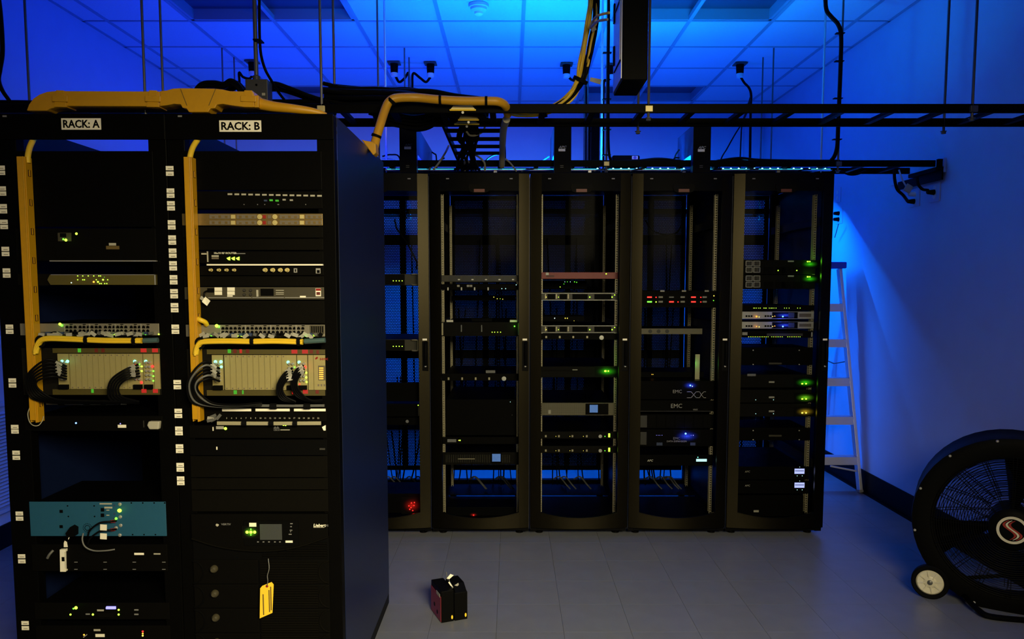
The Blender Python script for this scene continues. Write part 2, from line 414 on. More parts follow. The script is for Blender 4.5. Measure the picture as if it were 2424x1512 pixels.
tl = ['unlit recessed ceiling light nearest the hanging black enclosure', 'unlit recessed ceiling light at top left by the left wall',
      'far unlit recessed ceiling light behind the hanging enclosure', 'far unlit recessed ceiling light behind the grey junction box', None]
for t, lb in zip(troffers, tl):
    x0, x1, y0, y1 = t
    if lb is None:
        MB().box(x0+.013, x1-.013, y0+.009, y1-.009, ZC+.05, ZC+.06).build('light_lens', 'lens_grey', ceil); continue
    r = thing('ceiling_light', lb, 'ceiling light', ((x0+x1)/2, (y0+y1)/2, ZC), 'unlit recessed ceiling lights')
    b = MB(); a = .014
    b.box(x0+a, x0+a+.02, y0+a, y1-a, ZC+.002, ZC+.075).box(x1-a-.02, x1-a, y0+a, y1-a, ZC+.002, ZC+.075)
    b.box(x0+a, x1-a, y0+a, y0+a+.02, ZC+.002, ZC+.075).box(x0+a, x1-a, y1-a-.02, y1-a, ZC+.002, ZC+.075)
    b.build('frame', 'grid_bar', r)
    MB().box(x0+a, x1-a, y0+a, y1-a, ZC+.075, ZC+.09).build('lens', 'lens_grey', r)
# smoke detector
c = PZ(1133, 11, ZC); r = thing('smoke_detector', 'round white smoke detector on the ceiling tile', 'smoke detector', (c.x, c.y, ZC))
MB().lathe([(.068, 0), (.066, -.018), (.06, -.02)], (c.x, c.y, ZC), seg=28).build('base', 'ceiling_tile', r, smooth=True)
MB().lathe([(.055, -.02), (.053, -.036), (.040, -.048)], (c.x, c.y, ZC), seg=28).build('housing', 'ceiling_tile', r, smooth=True)
MB().lathe([(.030, -.048), (.028, -.062), (.018, -.070)], (c.x, c.y, ZC), seg=20).build('sensor_cap', 'white_plastic', r, smooth=True)
# louvred vent on the left wall
z1 = PX(8, 952, XL+.02).z; yv = PX(8, 1000, XL+.02).y
r = thing('wall_vent', 'louvred vent with thin horizontal slats on the left wall', 'vent', (XL, yv, .30))
MB().box(XL+.001, XL+.006, yv-.9, yv+.75, .22, z1).build('back_plate', 'wall_paint', r)
MB().box(XL+.002, XL+.03, yv-.9, yv-.87, .22, z1).box(XL+.002, XL+.03, yv+.72, yv+.75, .22, z1).box(XL+.002, XL+.03, yv-.9, yv+.75, z1-.02, z1).box(XL+.002, XL+.03, yv-.9, yv+.75, .22, .24).build('frame', 'wall_paint', r)
sm = MB().obox((0, 0, 0), (.022, 1.58, .003), Matrix.Rotation(R(35), 3, 'Y')).mesh('slat', 'wall_paint', (0, 0, 0))
nz = int((z1-.30)/.021)
for k in range(nz): part(sm, 'slat', r, (XL+.018, yv-.075, .265+.021*k))

# ================================================================ hanging ladder trays
def ladder_tray(label, x0, x1, ya, yb, zc, hh, rungs, group='black ladder trays under the ceiling'):
    r = thing('cable_tray', label, 'cable tray', ((x0+x1)/2, (ya+yb)/2, zc-hh/2), group)
    MB().box(x0, x1, ya-.006, ya+.006, zc-hh/2, zc+hh/2).build('rail', 'black_metal', r, bevel=.002)
    MB().box(x0, x1, yb-.006, yb+.006, zc-hh/2, zc+hh/2).build('rail', 'black_metal', r, bevel=.002)
    me = MB().box(-.014, .014, ya+.006, yb-.006, -.008, .008).mesh('rung', 'black_metal', (0, 0, 0))
    for x in rungs: part(me, 'rung', r, (x, 0, zc-.006))
    return r
Y1a, Y1b, Z1 = 3.57, 3.87, P(1500, 257, 3.57).z
xr0 = P(1510, 275, 3.72).x
ladder_tray('upper black ladder tray spanning the room above the labelled racks', XL+.02, XR-.002, Y1a, Y1b, Z1, .040, [xr0+.226*k for k in range(-16, 10) if XL+.05 < xr0+.226*k < XR-.05])
Y2a, Y2b, Z2 = 4.88, 5.19, P(1700, 387, 4.88).z
ladder_tray('lower black ladder tray over the glass door cabinets reaching the wall bracket', -1.3, 2.62, Y2a, Y2b, Z2, .040, [-1.2+.226*k for k in range(17)])
# cross tray between the two
r = thing('cable_tray', 'short cross tray joining the two ladder trays under the yellow plates', 'cable tray', (-.19, 4.38, Z1-.02), 'black ladder trays under the ceiling')
xa, xb = P(1050, 305, 3.9).x, P(1192, 305, 3.9).x
MB().box(xa-.006, xa+.006, Y1b+.01, Y2a-.01, Z1-.02, Z1+.02).build('rail', 'black_metal', r); MB().box(xb-.006, xb+.006, Y1b+.01, Y2a-.01, Z1-.02, Z1+.02).build('rail', 'black_metal', r)
me = MB().box(xa+.006, xb-.006, -.014, .014, -.008, .008).mesh('rung', 'black_metal', (0, 0, 0))
for k in range(4): part(me, 'rung', r, (0, 4.04+.225*k, Z1-.006))
# third tray behind the cabinets
Y3a, Y3b = 6.27, 6.52
ladder_tray('far ladder tray hidden low behind the cabinet row', -2.6, 2.5, Y3a, Y3b, 2.15, .040, [-2.5+.226*k for k in range(22)])
# ---- threaded hanger rods
def rod(label, x, y, zb, zt, clip, group, rr=.0063, nut=True, m='steel'):
    r = thing('hanger_rod', label, 'rod', (x, y, zb), group)
    MB().cyl((x, y, zb-.03), (x, y, zt-.003), rr, 8).build('rod', m, r, smooth=True)
    if clip: MB().box(x-.017, x+.017, y-.019, y+.019, zb-.017+.02, zb+.03).build('clip', clip, r, bevel=.002)
    if nut:
        MB().lathe([(.011, -.034), (.011, -.024)], (x, y, zb), seg=6).build('nut', 'steel', r)
        MB().lathe([(.015, -.0232), (.015, -.0212)], (x, y, zb), seg=14).build('washer', 'steel', r)
def xat(px, py, Y): return P(px, py, Y).x
zr = Z1-.02
g1, g2, g3 = 'rods carrying the upper ladder tray', 'rods carrying the lower ladder tray', 'rods carrying the far ladder tray'
rod('threaded rod at the far left beside the yellow duct elbow', xat(64, 120, 3.87), Y1b, zr, ZC, None, g1)
rod('left rod of the close pair above the straight yellow duct', xat(339, 110, Y1a), Y1a, zr, ZC, None, g1)
rod('right rod of the close pair above the straight yellow duct', xat(382, 110, Y1b), Y1b, zr, ZC, None, g1)
rod('threaded rod with a yellow clip right of rack B header', xat(759, 120, Y1a), Y1a, zr, ZC, 'clip_zinc', g1)
rod('threaded rod just right of the yellow clip rod over rack B', xat(790, 110, Y1b), Y1b, zr, ZC, None, g1)
rod('threaded rod with a yellow clip along the hanging enclosure', xat(1537, 120, Y1a), Y1a, zr, ZC, 'clip_zinc', g1)
rod('threaded rod under the hanging enclosure with a bare nut', xat(1511, 240, Y1b), Y1b, zr, ZC, None, g1)
rod('threaded rod with grey clip at the far right of the upper tray', xat(2308, 120, Y1a), Y1a, zr, ZC, 'steel', g1)
rod('threaded rod with a bare nut second from the right edge', xat(2242, 120, Y1b), Y1b, zr, ZC, None, g1)
zr = Z2-.02
rod('left thin rod of the pair beside the spiral cords', xat(894, 110, Y2a), Y2a, zr, ZC, None, g2)
rod('cyan glowing rod above the leftmost tower housing', xat(911, 110, Y2b), Y2b, zr, ZC, None, g2, .0075, True, 'aluminium')  # glowing rods get a brighter metal to imitate light from the strip
rod('rod with a yellow clip below the yellow cable bundle', xat(1437, 200, Y2a), Y2a, zr, ZC, 'clip_zinc', g2)
rod('cyan glowing rod left of the middle black riser cable', xat(1425, 200, Y2b), Y2b, zr, ZC, None, g2, .0075, True, 'aluminium')
rod('rod with a pale clip carrying the bent black cable', xat(1990, 200, Y2a), Y2a, zr, ZC, 'steel', g2)
rod('cyan glowing rod left of the bent black cable', xat(1949, 200, Y2b), Y2b, zr, ZC, None, g2, .0075, True, 'aluminium')
for pxa, pya, pxb, pyb, lb in ((540, 125, 566, 145, 'by the grey junction box'), (965, 130, 975, 150, 'between the two leftmost ceiling receptacles'), (1386, 133, 1379, 152, 'behind the yellow cable bundle'), (1805, 137, 1782, 157, 'beside the rightmost ceiling receptacle')):
    p = PZ(pxa, pya, ZC); rod('nearer far rod '+lb, p.x, Y3a, 2.13, ZC, None, g3)
    p = PZ(pxb, pyb, ZC); rod('farther far rod '+lb, p.x, Y3b, 2.13, ZC, None, g3)
# ---- LED strips: aluminium channel, diffuser, single diodes
for nm, lb, y, z, fl in (('led_strip', 'cyan glowing LED strip lying in the tray on the cabinets', 5.03, 2.300, 1), ('led_strip', 'blue LED strip on the far tray behind the cabinets', 6.40, 2.185, 0)):
    r = thing(nm, lb, 'light strip', (.62, y, z-.012))
    if fl:
        for xx in (-.7, -.1, .5, 1.1, 1.7): MB().box(xx-.01, xx+.01, y-.012, y+.012, 2.2405, z-.010).build('standoff', 'aluminium', r)
    MB().box(-.80, 2.04, y-.017, y+.017, z-.010, z-.004).build('channel', 'aluminium', r)
    MB().box(-.79, 2.03, y-.012, y+.012, z-.004, z).build('diffuser', 'strip_emit', r)
    if fl:
        me = MB().lathe([(.006, 0), (.005, .005), (.002, .007)], (0, 0, 0), seg=8).mesh('diode', 'diode', (0, 0, 0), True)
        for k in range(30): part(me, 'diode', r, (.55+.05*k, y, z+.0005))
# ---- ceiling receptacles with cords
def receptacle(px, py, label, cord):
    p = PZ(px, py-10, ZC); x, y = p.x, p.y
    r = thing('ceiling_receptacle', label, 'power outlet', (x, y, ZC), 'twist lock receptacles on the ceiling')
    MB().box(x-.052, x+.052, y-.052, y+.052, ZC-.012, ZC-.002).build('mounting_plate', 'grey_box', r, bevel=.003)
    MB().lathe([(.034, -.012), (.030, -.085)], (x, y, ZC), seg=16).build('socket', 'black_plastic', r, smooth=True)
    MB().lathe([(.029, -.085), (.031, -.090), (.029, -.115), (.02, -.120)], (x, y, ZC), seg=16).build('locking_ring', 'white_plastic', r, smooth=True)
    pts = [Vector((x, y, ZC-.118))] + [P(a, b, y+d) for a, b, d in cord]
    MB().tube(pts, .0105, 8, 8).build('cord', 'cable_black', r, smooth=True)
receptacle(933, 158, 'leftmost of the two facing ceiling receptacles left of the smoke detector', [(936, 180, 0), (945, 194, 0), (958, 185, 0), (967, 173, -.05), (969, 205, -.05), (969, 260, -.05), (968, 400, -.05)])
receptacle(1019, 159, 'right of the two facing ceiling receptacles left of the smoke detector', [(1017, 185, 0), (1008, 194, 0), (994, 184, 0), (978, 174, -.03), (976, 205, 0), (976, 260, 0), (976, 400, 0)])
receptacle(1341, 161, 'ceiling receptacle left of the yellow cable bundle', [(1343, 178, 0), (1352, 188, 0), (1368, 193, 0), (1383, 195, 0), (1388, 240, 0), (1388, 400, 0)])
receptacle(1752, 160, 'ceiling receptacle with a long cord at the right', [(1753, 182, 0), (1762, 196, 0), (1773, 208, -.02), (1778, 225, -.04), (1777, 260, -.05), (1775, 400, -.05)])
receptacle(597, 155, 'ceiling receptacle behind the grey conduit over rack B', [(598, 178, 0), (590, 186, 0), (575, 182, 0), (566, 172, 0), (567, 200, 0), (567, 280, 0)])
receptacle(1449, 163, 'ceiling receptacle half hidden by the hanging enclosure', [(1446, 183, 0), (1438, 192, 0), (1430, 193, 0), (1428, 240, 0), (1428, 400, 0)])
# ---- hanging enclosure (switch housing)
ya, yb = 3.28, 3.55
xl, xr2 = P(1474, 100, ya).x, P(1534, 100, ya).x
zb = P(1500, 189, ya).z
r = thing('hanging_enclosure', 'tall narrow black enclosure hanging from the ceiling', 'enclosure', ((xl+xr2)/2, (ya+yb)/2, zb))
MB().box(xl, xr2, ya, yb, zb, ZC-.003).build('housing', 'black_metal', r, bevel=.003)
MB().box(xl-.004, xl, ya+.012, yb-.006, zb+.01, zb+.95).build('switch_panel', 'aluminium', r)
MB().box(xl-.008, xl-.004, ya+.03, ya+.05, zb+.09, zb+.33).build('trim_bar', 'silver', r)
MB().box(xl-.008, xl-.004, ya+.03, yb-.05, zb+.335, zb+.341).box(xl-.008, xl-.004, ya+.03, yb-.05, zb+.085, zb+.09).build('seam', 'black_metal', r)
for k, z in enumerate((zb+.30, zb+.12)): MB().box(xl-.010, xl-.004, yb-.055, yb-.03, z, z+.08).build('latch', 'black_plastic', r)
for z in (zb+.36, zb+.405): MB().box(xl-.06, xl-.004, ya+.05, ya+.10, z, z+.025).build('plug', 'black_plastic', r)
# ================================================================ glass door cabinets (back row)
YE, BOW, CW, CH = 4.735, .034, .604, 2.24        # door edge plane, bow of the door, width, height
CX = [1.64-.61*(4-k) for k in range(5)]
YR = 5.80                                       # rear of the cabinets
YD = 4.83                                       # faces of the mounted devices
def bow(u): return YE - BOW*4*u*(1-u)
def bowslab(mb, cx, u0, u1, zlo, zhi, th, n=4, dy=0.0):
    N = len(mb.v)
    for i in range(n+1):
        u = u0+(u1-u0)*i/n; x = cx+(u-.5)*CW; y = bow(u)+dy
        a, b = zlo(u), zhi(u)
        mb.v += [(x, y, a), (x, y, b), (x, y+th, b), (x, y+th, a)]
    for i in range(n):
        a = N+4*i; c = a+4
        mb.f += [(a, c, c+1, a+1), (a+1, c+1, c+2, a+2), (a+2, c+2, c+3, a+3), (a+3, c+3, c, a)]
    mb.f += [(N, N+1, N+2, N+3), (N+4*n+3, N+4*n+2, N+4*n+1, N+4*n)]
    return mb
hole_rail = {}
def rail_mesh(y, side):
    key = (round(y, 3), side)
    if key in hole_rail: return hole_rail[key]
    b = MB(); xo = -.2413 if side < 0 else .2250; xi = xo+.0163
    b.box(xo, xo+.004, y, y+.003, .12, 2.12).box(xi-.004, xi, y, y+.003, .12, 2.12)
    z = .13
    while z < 2.11: b.box(xo+.004, xi-.004, y, y+.003, z, z+.0062); z += .0148
    xx = xo if side < 0 else xi-.002
    b.box(xx, xx+.002, y+.003, y+.045, .12, 2.12)
    b.box(xx-(.012 if side > 0 else -.002), xx+(0 if side > 0 else .012), y+.043, y+.045, .12, 2.12)
    hole_rail[key] = b.mesh('mounting_rail', 'rail_beige', (0, 0, 0)); return hole_rail[key]
clab = ['leftmost black glass door cabinet half hidden by rack B', 'second glass door cabinet from the left with two red glows', 'middle glass door cabinet holding the red appliance',
        'fourth glass door cabinet holding the red lit drive array', 'rightmost glass door cabinet next to the step ladder']
CAB = []
badge = MB().prism([(-.062, .022), (.062, .022), (.066, .0), (.055, -.022), (.03, -.030), (-.03, -.030), (-.055, -.022), (-.066, 0)], -.006, 0).mesh('badge', 'charcoal', (0, 0, 0))
for k, cx in enumerate(CX):
    r = thing('server_cabinet', clab[k], 'cabinet', (cx, 5.2, 0), 'glass door cabinets in the back row'); CAB.append(r)
    x0, x1 = cx-CW/2, cx+CW/2
    me = MB().box(-.02, .02, -.03, .03, .03, CH-.02).mesh('post', 'black_metal', (0, 0, 0))
    for sx in (x0+.022, x1-.022):
        for sy in (YE+.055, YR-.05): part(me, 'post', r, (sx, sy, 0))
    MB().box(x0, x1, YE+.022, YR, CH-.02, CH).build('roof', 'black_metal', r, bevel=.003)
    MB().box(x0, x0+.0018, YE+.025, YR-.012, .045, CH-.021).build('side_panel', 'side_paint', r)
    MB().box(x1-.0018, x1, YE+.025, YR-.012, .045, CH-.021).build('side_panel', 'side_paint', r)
    b = MB().box(x0+.043, x1-.043, YE+.028, YE+.075, .032, .085).box(x0+.043, x1-.043, YR-.08, YR-.03, .06, .112)
    b.box(x0+.003, x0+.04, YE+.088, YR-.083, .032, .085).box(x1-.04, x1-.003, YE+.088, YR-.083, .032, .085).build('base_frame', 'black_metal', r)
    MB().box(x0+.041, x1-.041, YE+.09, 5.335, .086, .092).build('base_plate', 'black_metal', r); MB().box(x0+.041, x1-.041, 5.385, YR-.085, .086, .092).build('base_plate', 'black_metal', r)
    me = MB().lathe([(.024, 0), (.024, .012), (.010, .014), (.010, .04)], (0, 0, 0), seg=12).mesh('levelling_foot', 'black_metal', (0, 0, 0), True)
    for sx in (x0+.06, x1-.06):
        for sy in (YE+.10, YR-.10): part(me, 'levelling_foot', r, (sx, sy, 0))
    for y in (YD+.006, 5.50):
        for s in (-1, 1): part(rail_mesh(y, s), 'mounting_rail', r, (cx, 0, 0))
    # side braces seen inside
    for z in (.42, 1.28, 1.93):
        for s in (-1, 1): MB().box(cx+s*.262-.008, cx+s*.262+.008, YE+.09, YR-.09, z, z+.05).build('side_brace', 'dark_grey', r)
    # bowed front door
    d = MB(); zt = CH-.012
    bowslab(d, cx, .004, .108, lambda u: .06, lambda u: zt, .020)
    bowslab(d, cx, .892, .996, lambda u: .06, lambda u: zt, .020)
    zb = lambda u: .158-.030*4*(u-.108)*(.892-u)/(.784*.784)*1.0
    bowslab(d, cx, .108, .892, lambda u: .06, zb, .020, 14)
    door = d.build('door', 'door_metal', r, smooth=True)
    ztop = 2.125
    bowslab(MB(), cx, .108, .892, lambda u: ztop, lambda u: zt, .018, 12).build('top_rail', 'black_plastic', door, smooth=True)
    bowslab(MB(), cx, .106, .894, lambda u: zb(min(.892, max(.108, u)))-.004, lambda u: ztop+.004, .004, 14, dy=.008).build('glass', 'door_glass', door, smooth=True)
    lip = MB().tube([(cx+(u-.5)*CW, bow(u)-.001, zb(u)+.001) for u in [.11+.78*i/12 for i in range(13)]], .0035, 6, 0).build('lip', 'door_metal', door, smooth=True)
    xb_ = cx + (.030, .043, .0, .0, .02)[k]*0
    part(badge, 'badge', door, (cx, bow(.5)-.001, P(1137, 443, 4.67).z))
    bb = P(1137, 449, 4.667).z
    MB().box(cx-.032, cx+.032, bow(.5)-.0085, bow(.5)-.0072, bb-.010, bb+.008).build('sign_reflection', 'red_print_reflection', door)  # reflection of a red EXIT sign, painted as a flat patch
    # handle
    uh = .955; xh = cx+(uh-.5)*CW; yh = bow(uh)
    za, zc_ = P(1010, 878, 4.72).z, P(1010, 808, 4.72).z
    MB().box(xh-.019, xh+.019, yh-.004, yh+.0, za, zc_).build('handle_plate', 'black_plastic', door, bevel=.006)
    MB().tube([(xh+.004, yh-.004, zc_-.004), (xh+.004, yh-.020, zc_-.02), (xh+.004, yh-.026, (za+zc_)/2), (xh+.004, yh-.018, za+.035)], .009, 8).build('handle', 'black_plastic', door, smooth=True)
    MB().lathe([(.0065, 0), (.0065, .004), (.003, .006)], (xh+.002, yh-.004, za+.030), (0, -1, 0), 12).build('keyhole', 'silver', door, smooth=True)
    MB().box(xh-.020, xh+.012, yh-.003, yh-.0005, zc_+.006, zc_+.017).build('sticker', 'label_white', door)
    for sx in (-.19, .19): MB().box(cx+sx-.009, cx+sx+.009, bow(.5+sx/CW)-.003, bow(.5+sx/CW)-.0, P(1000, 421, 4.68).z-.003, P(1000, 421, 4.68).z+.003).build('hinge_cap', 'grey_plastic', door)
    # rear door: frame and perforated leaves
    rz0, rz1 = .172, 2.218
    b = MB()
    for q in ((x0+.045, x0+.075), (cx-.022, cx+.022), (x1-.075, x1-.045)): b.box(q[0], q[1], YR-.020, YR-.002, rz0, rz1)
    b.box(x0+.045, x1-.045, YR-.020, YR-.002, rz0, rz0+.03).box(x0+.045, x1-.045, YR-.020, YR-.002, rz1-.03, rz1).box(x0+.045, x1-.045, YR-.020, YR-.002, 1.86, 1.93).box(x0+.045, x1-.045, YR-.020, YR-.002, 1.02, 1.08)
    rd = b.build('rear_door', 'black_metal', r)
    mm = 'mesh_open' if k in (0, 4) else 'mesh_dense'
    MB().box(x0+.070, cx-.02, YR-.011, YR-.0105, rz0+.02, rz1-.02).build('mesh_leaf', mm, rd)
    MB().box(cx+.02, x1-.070, YR-.011, YR-.0105, rz0+.02, rz1-.02).build('mesh_leaf', mm, rd)

# ---- devices in the cabinets
SCREW = MB().lathe([(.0042, 0), (.0042, .0012), (.002, .0022)], (0, 0, 0), (0, -1, 0), 8).mesh('screw', 'silver', (0, 0, 0), True)
def device(name, label, cat, cx, y0, y1, Y, face, depth=.5, wid=.4826, body=.436, group=None, chassis='black_metal', screws=False):
    z1, z0 = P(1210, y0, Y).z, P(1210, y1, Y).z
    r = thing(name, label, cat, (cx, Y+depth/2, z0), group)
    MB().box(cx-wid/2, cx+wid/2, Y, Y+.004, z0+.0006, z1-.0006).build('faceplate', face, r, bevel=.0012)
    if depth > .02: MB().box(cx-body/2, cx+body/2, Y+.0045, Y+depth, z0+.0012, z1-.0012).build('chassis', chassis, r)
    if screws:
        for sx in (-1, 1):
            for z in (z0+.008, z1-.008): part(SCREW, 'screw', r, (cx+sx*(wid/2-.008), Y, z))
    return r
def leds(r, Y, lst, m='led_green', rad=.0028):
    for q in lst: led(r, q[0], q[1], Y, q[2] if len(q) > 2 else m, q[3] if len(q) > 3 else rad)
G = 'rack servers behind the glass doors'
def grid_lines(r, name, cx, y0, y1, Y, n, m, frac=.86, w=.004):
    z1, z0 = P(1210, y0, Y).z, P(1210, y1, Y).z; h = z1-z0
    b = MB()
    for i in range(n):
        x = cx-.2+.4*i/(n-1); b.box(x-w/2, x+w/2, Y-.0012, Y, z0+h*.15, z1-h*.15)
    b.build(name, m, r)
# cabinet 1
c = CX[0]
for y0, y1, lb in ((648, 675, 'upper bracketed server with four green lights in the leftmost cabinet'), (803, 830, 'lower bracketed server with four green lights in the leftmost cabinet')):
    r = device('server', lb, 'server', c, y0, y1, YD, 'olive_grey', .6, group=G); z1, z0 = P(1210, y0, YD).z, P(1210, y1, YD).z
    MB().box(c-.22, P(958, y0, YD).x, YD-.010, YD, z0+.003, z1-.003).build('bezel', 'bezel_black', r)
    xa, xb = P(975, y0, YD).x, P(990, y0, YD).x
    MB().tube([(xa, YD-.002, z1-.006), (xa+.004, YD-.020, z1-.003), (xb-.004, YD-.022, z1-.003), (xb, YD-.022, z1-.012), (xb, YD-.022, z0+.012), (xb-.004, YD-.022, z0+.003), (xa+.004, YD-.020, z0+.003), (xa, YD-.002, z0+.006)], .0045, 6, 3).build('handle', 'rail_beige', r, smooth=True)
    leds(r, YD-.0105, [(931, (y0+y1)/2+3), (938, (y0+y1)/2+3), (945, (y0+y1)/2+3), (952, (y0+y1)/2+3)], 'led_lime', .0032)
r = device('server', 'dark shelf server with one lime light at the edge of the leftmost cabinet', 'server', c, 955, 986, YD, 'panel_black', .55, group=G)
led(r, 990, 959, YD, 'led_lime', .0035); fbox(r, 'edge_strip', 990, 963, 992, 984, YD, 'rail_beige')
r = device('server', 'thin black server with an oval logo low in the leftmost cabinet', 'server', c, 988, 1006, YD, 'panel_black', .5, group=G)
MB().lathe([(.010, 0), (.010, .0015), (.006, .0016)], P(964, 997, YD), (0, -1, 0), 16).build('oval_logo', 'grey_plastic', r)
r = device('rack_blank', 'black blanking panel below the lower bracketed server', 'panel', c, 905, 950, YD, 'panel_black', .012)
r = device('power_strip', 'power unit with glowing red lamps low in the leftmost cabinet', 'power strip', c, 1168, 1214, YD+.05, 'black_plastic', .3, wid=.44)
glow(r, 975, 1196, 50, 40, YD+.05, 'glow_red')
for q in ((968, 1197), (974, 1190), (980, 1196), (973, 1201), (981, 1189), (970, 1205), (977, 1208)): led(r, q[0], q[1], YD+.05, 'led_red', .0042)
point('red_lamp_glow', P(975, 1195, YD+.0)+Vector((0, -.0, 0)), (1, .02, .01), 0.108)
# cabinet 2
c = CX[1]
r = device('network_switch', 'grey module switch at the top of the second cabinet', 'switch', c, 651, 667, YD, 'olive_grey', .4, group=G)
for i in range(5): fbox(r, 'module', 1062+i*32, 653, 1091+i*32, 665, YD, 'dark_grey', .004); fbox(r, 'module_latch', 1084+i*32, 660, 1089+i*32, 663, YD-.004, 'label_white', .001)
r = device('network_switch', 'thin black switch with white port marks below the grey module switch', 'switch', c, 672, 686, YD, 'panel_black', .4, group=G)
for px in (1059, 1091, 1122, 1154): fbox(r, 'port_mark', px, 680, px+3, 687, YD, 'label_white')
for px in (1082, 1105, 1112): fbox(r, 'port', px, 674, px+6, 679, YD, 'sticker_dim')
for px in (1188, 1197): led(r, px, 683, YD, 'lcd_white', .003)
led(r, 1222, 674, YD, 'lcd_white', .003)
r = device('server', 'black server with two silver latches and a green corner light', 'server', c, 762, 796, YD, 'bezel_black', .6, group=G)
MB().box(c-.2413, c-.232, YD-.012, YD-.001, P(1210, 793, YD).z, P(1210, 764, YD).z).build('ear', 'rail_beige', r); MB().box(c+.232, c+.2413, YD-.012, YD-.001, P(1210, 793, YD).z, P(1210, 764, YD).z).build('ear', 'rail_beige', r)
for px in (1091, 1139): fbox(r, 'latch', px, 769, px+2.5, 785, YD, 'grey_plastic', .004)
fbox(r, 'ear_tab', 1057, 757, 1073, 762, YD, 'label_white', .006); fbox(r, 'ear_tab', 1207, 757, 1224, 762, YD, 'label_white', .006)
leds(r, YD, [(1165, 786), (1171, 786), (1178, 786), (1185, 786)], 'led_lime', .0030); led(r, 1218, 772, YD, 'led_green', .0045)
point('green_corner_glow', P(1218, 772, YD-.02), (.2, 1, .05), 0.036)
r = device('network_switch', 'small switch with yellow lights deep inside the second cabinet', 'switch', c, 700, 712, 5.35, 'black_plastic', .2, wid=.43, group=G)
leds(r, 5.35, [(1169, 703), (1177, 707), (1190, 708), (1184, 707, 'led_lime', .002)], 'led_yellow', .0028)
r = device('adapter_box', 'small black box lying on the latched server', 'box', c+.005, 753, 761, YD+.06, 'black_plastic', .12, wid=.13, body=.12)
r = device('server', 'thin server with an oval logo and small port marks in the second cabinet', 'server', c, 884, 901, YD, 'charcoal', .5, group=G)
for px in (1060, 1092, 1124, 1156): fbox(r, 'drive_mark', px, 893, px+4, 899, YD, 'rail_beige', .002)
MB().lathe([(.014, 0), (.014, .0015), (.007, .0017)], P(1193, 896, YD), (0, -1, 0), 18).build('oval_logo', 'silver', r)
r = device('tape_box', 'pale flat box lying on the thin oval logo server', 'box', c+.06, 876, 883, YD+.03, 'grey_plastic', .1, wid=.06, body=.055)
r = device('storage_unit', 'tall dark storage unit in the lower middle of the second cabinet', 'storage unit', c, 945, 1030, YD+.02, 'panel_black', .6, wid=.446)
led(r, 1208, 951, YD+.02, 'lcd_white', .0022); led(r, 1212, 982, YD+.02, 'grey_plastic', .0022)
r = device('power_unit', 'narrow unit with a single bright yellow light in the second cabinet', 'power unit', c, 1034, 1051, YD, 'charcoal', .5, group='power units')
fbox(r, 'vent_plate', 1059, 1039, 1080, 1046, YD, 'grey_plastic'); led(r, 1089, 1042, YD, 'led_lime', .0042); led(r, 1086, 1042, YD, 'led_yellow', .003)
r = device('ups_unit', 'UPS with a blue display near the bottom of the second cabinet', 'UPS', c, 1070, 1100, YD, 'bezel_black', .6, group='UPS units with blue displays')
fbox(r, 'display_frame', 1162, 1071, 1187, 1096, YD, 'black_plastic', .004); fbox(r, 'display', 1165, 1074, 1185, 1092, YD-.004, 'lcd_blue', .001); fbox(r, 'trim_line', 1084, 1085, 1124, 1086.5, YD, 'rail_beige', .002); grid_lines(r, 'vent', c-.02, 1072, 1098, YD, 36, 'olive_grey', w=.002)
r = device('power_strip', 'power strip with one small red lamp at the bottom of the second cabinet', 'power strip', c, 1200, 1226, YD+.05, 'black_plastic', .2, wid=.44)
led(r, 1121, 1219, YD+.05, 'led_red', .0042); glow(r, 1121, 1219, 22, 14, YD+.05, 'glow_red')
# cabinet 3
c = CX[2]
r = device('firewall', 'red firewall appliance in the middle cabinet', 'firewall', c, 644, 660, YD, 'dark_red', .4)
led(r, 1435, 648, YD, 'led_lime', .004); fbox(r, 'logo_mark', 1292, 645, 1299, 651, YD, 'label_white', .001); fbox(r, 'print_mark', 1293, 651, 1312, 656, YD, 'red_print_reflection', .0008)
def drive_array(y0, y1, lb):
    r = device('storage_array', lb, 'storage array', c, y0, y1, YD, 'olive_grey', .5, group='silver storage arrays with lime lights')
    ym = (y0+y1)/2
    for a, b_ in ((1296, 1314), (1325, 1342), (1355, 1391), (1407, 1447)): fbox(r, 'drive_bay', a, y0+3, b_, y1-3, YD, 'black_plastic', .003)
    for px in (1290, 1316, 1344): fbox(r, 'bay_trim', px, y0+3, px+2.5, y1-4, YD, 'rail_beige', .003)
    for px, mm in ((1293, 'led_yellow'), (1322, 'led_lime'), (1396, 'led_lime'), (1449, 'led_lime')): led(r, px, ym+1, YD-.003, mm, .0038 if px > 1350 else .0028)
    led(r, 1455, ym-4, YD, 'led_lime', .0034)
    b = MB(); z1, z0 = P(1210, y0, YD).z, P(1210, y1, YD).z
    b.box(c-.24, c+.24, YD-.002, YD, z1-.003, z1-.001).box(c-.24, c+.24, YD-.002, YD, z0+.001, z0+.003).build('trim', 'silver', r)
drive_array(693, 711, 'upper silver storage array with lime lights under the red firewall')
drive_array(770, 788, 'lower silver storage array with lime lights above the oval logo server')
r = device('network_switch', 'small switch with white and yellow lights deep in the middle cabinet', 'switch', c-.09, 748, 760, 5.1, 'black_plastic', .2, wid=.3, body=.29, group=G)
leds(r, 5.1, [(1313, 753, 'led_white'), (1338, 753, 'led_yellow'), (1343, 753, 'led_yellow'), (1359, 759, 'led_yellow', .0018)], rad=.0034)
r = device('network_switch', 'small switch with green lights deep below the red firewall', 'switch', c-.06, 664, 684, 5.25, 'black_plastic', .2, wid=.3, body=.29, group=G)
leds(r, 5.25, [(1337, 667, 'led_white', .002), (1343, 667, 'led_green', .002), (1350, 667, 'led_white', .002), (1360, 667, 'led_green', .003), (1365, 668, 'led_green', .003), (1326, 679, 'led_lime', .003), (1335, 672, 'led_green', .002)])
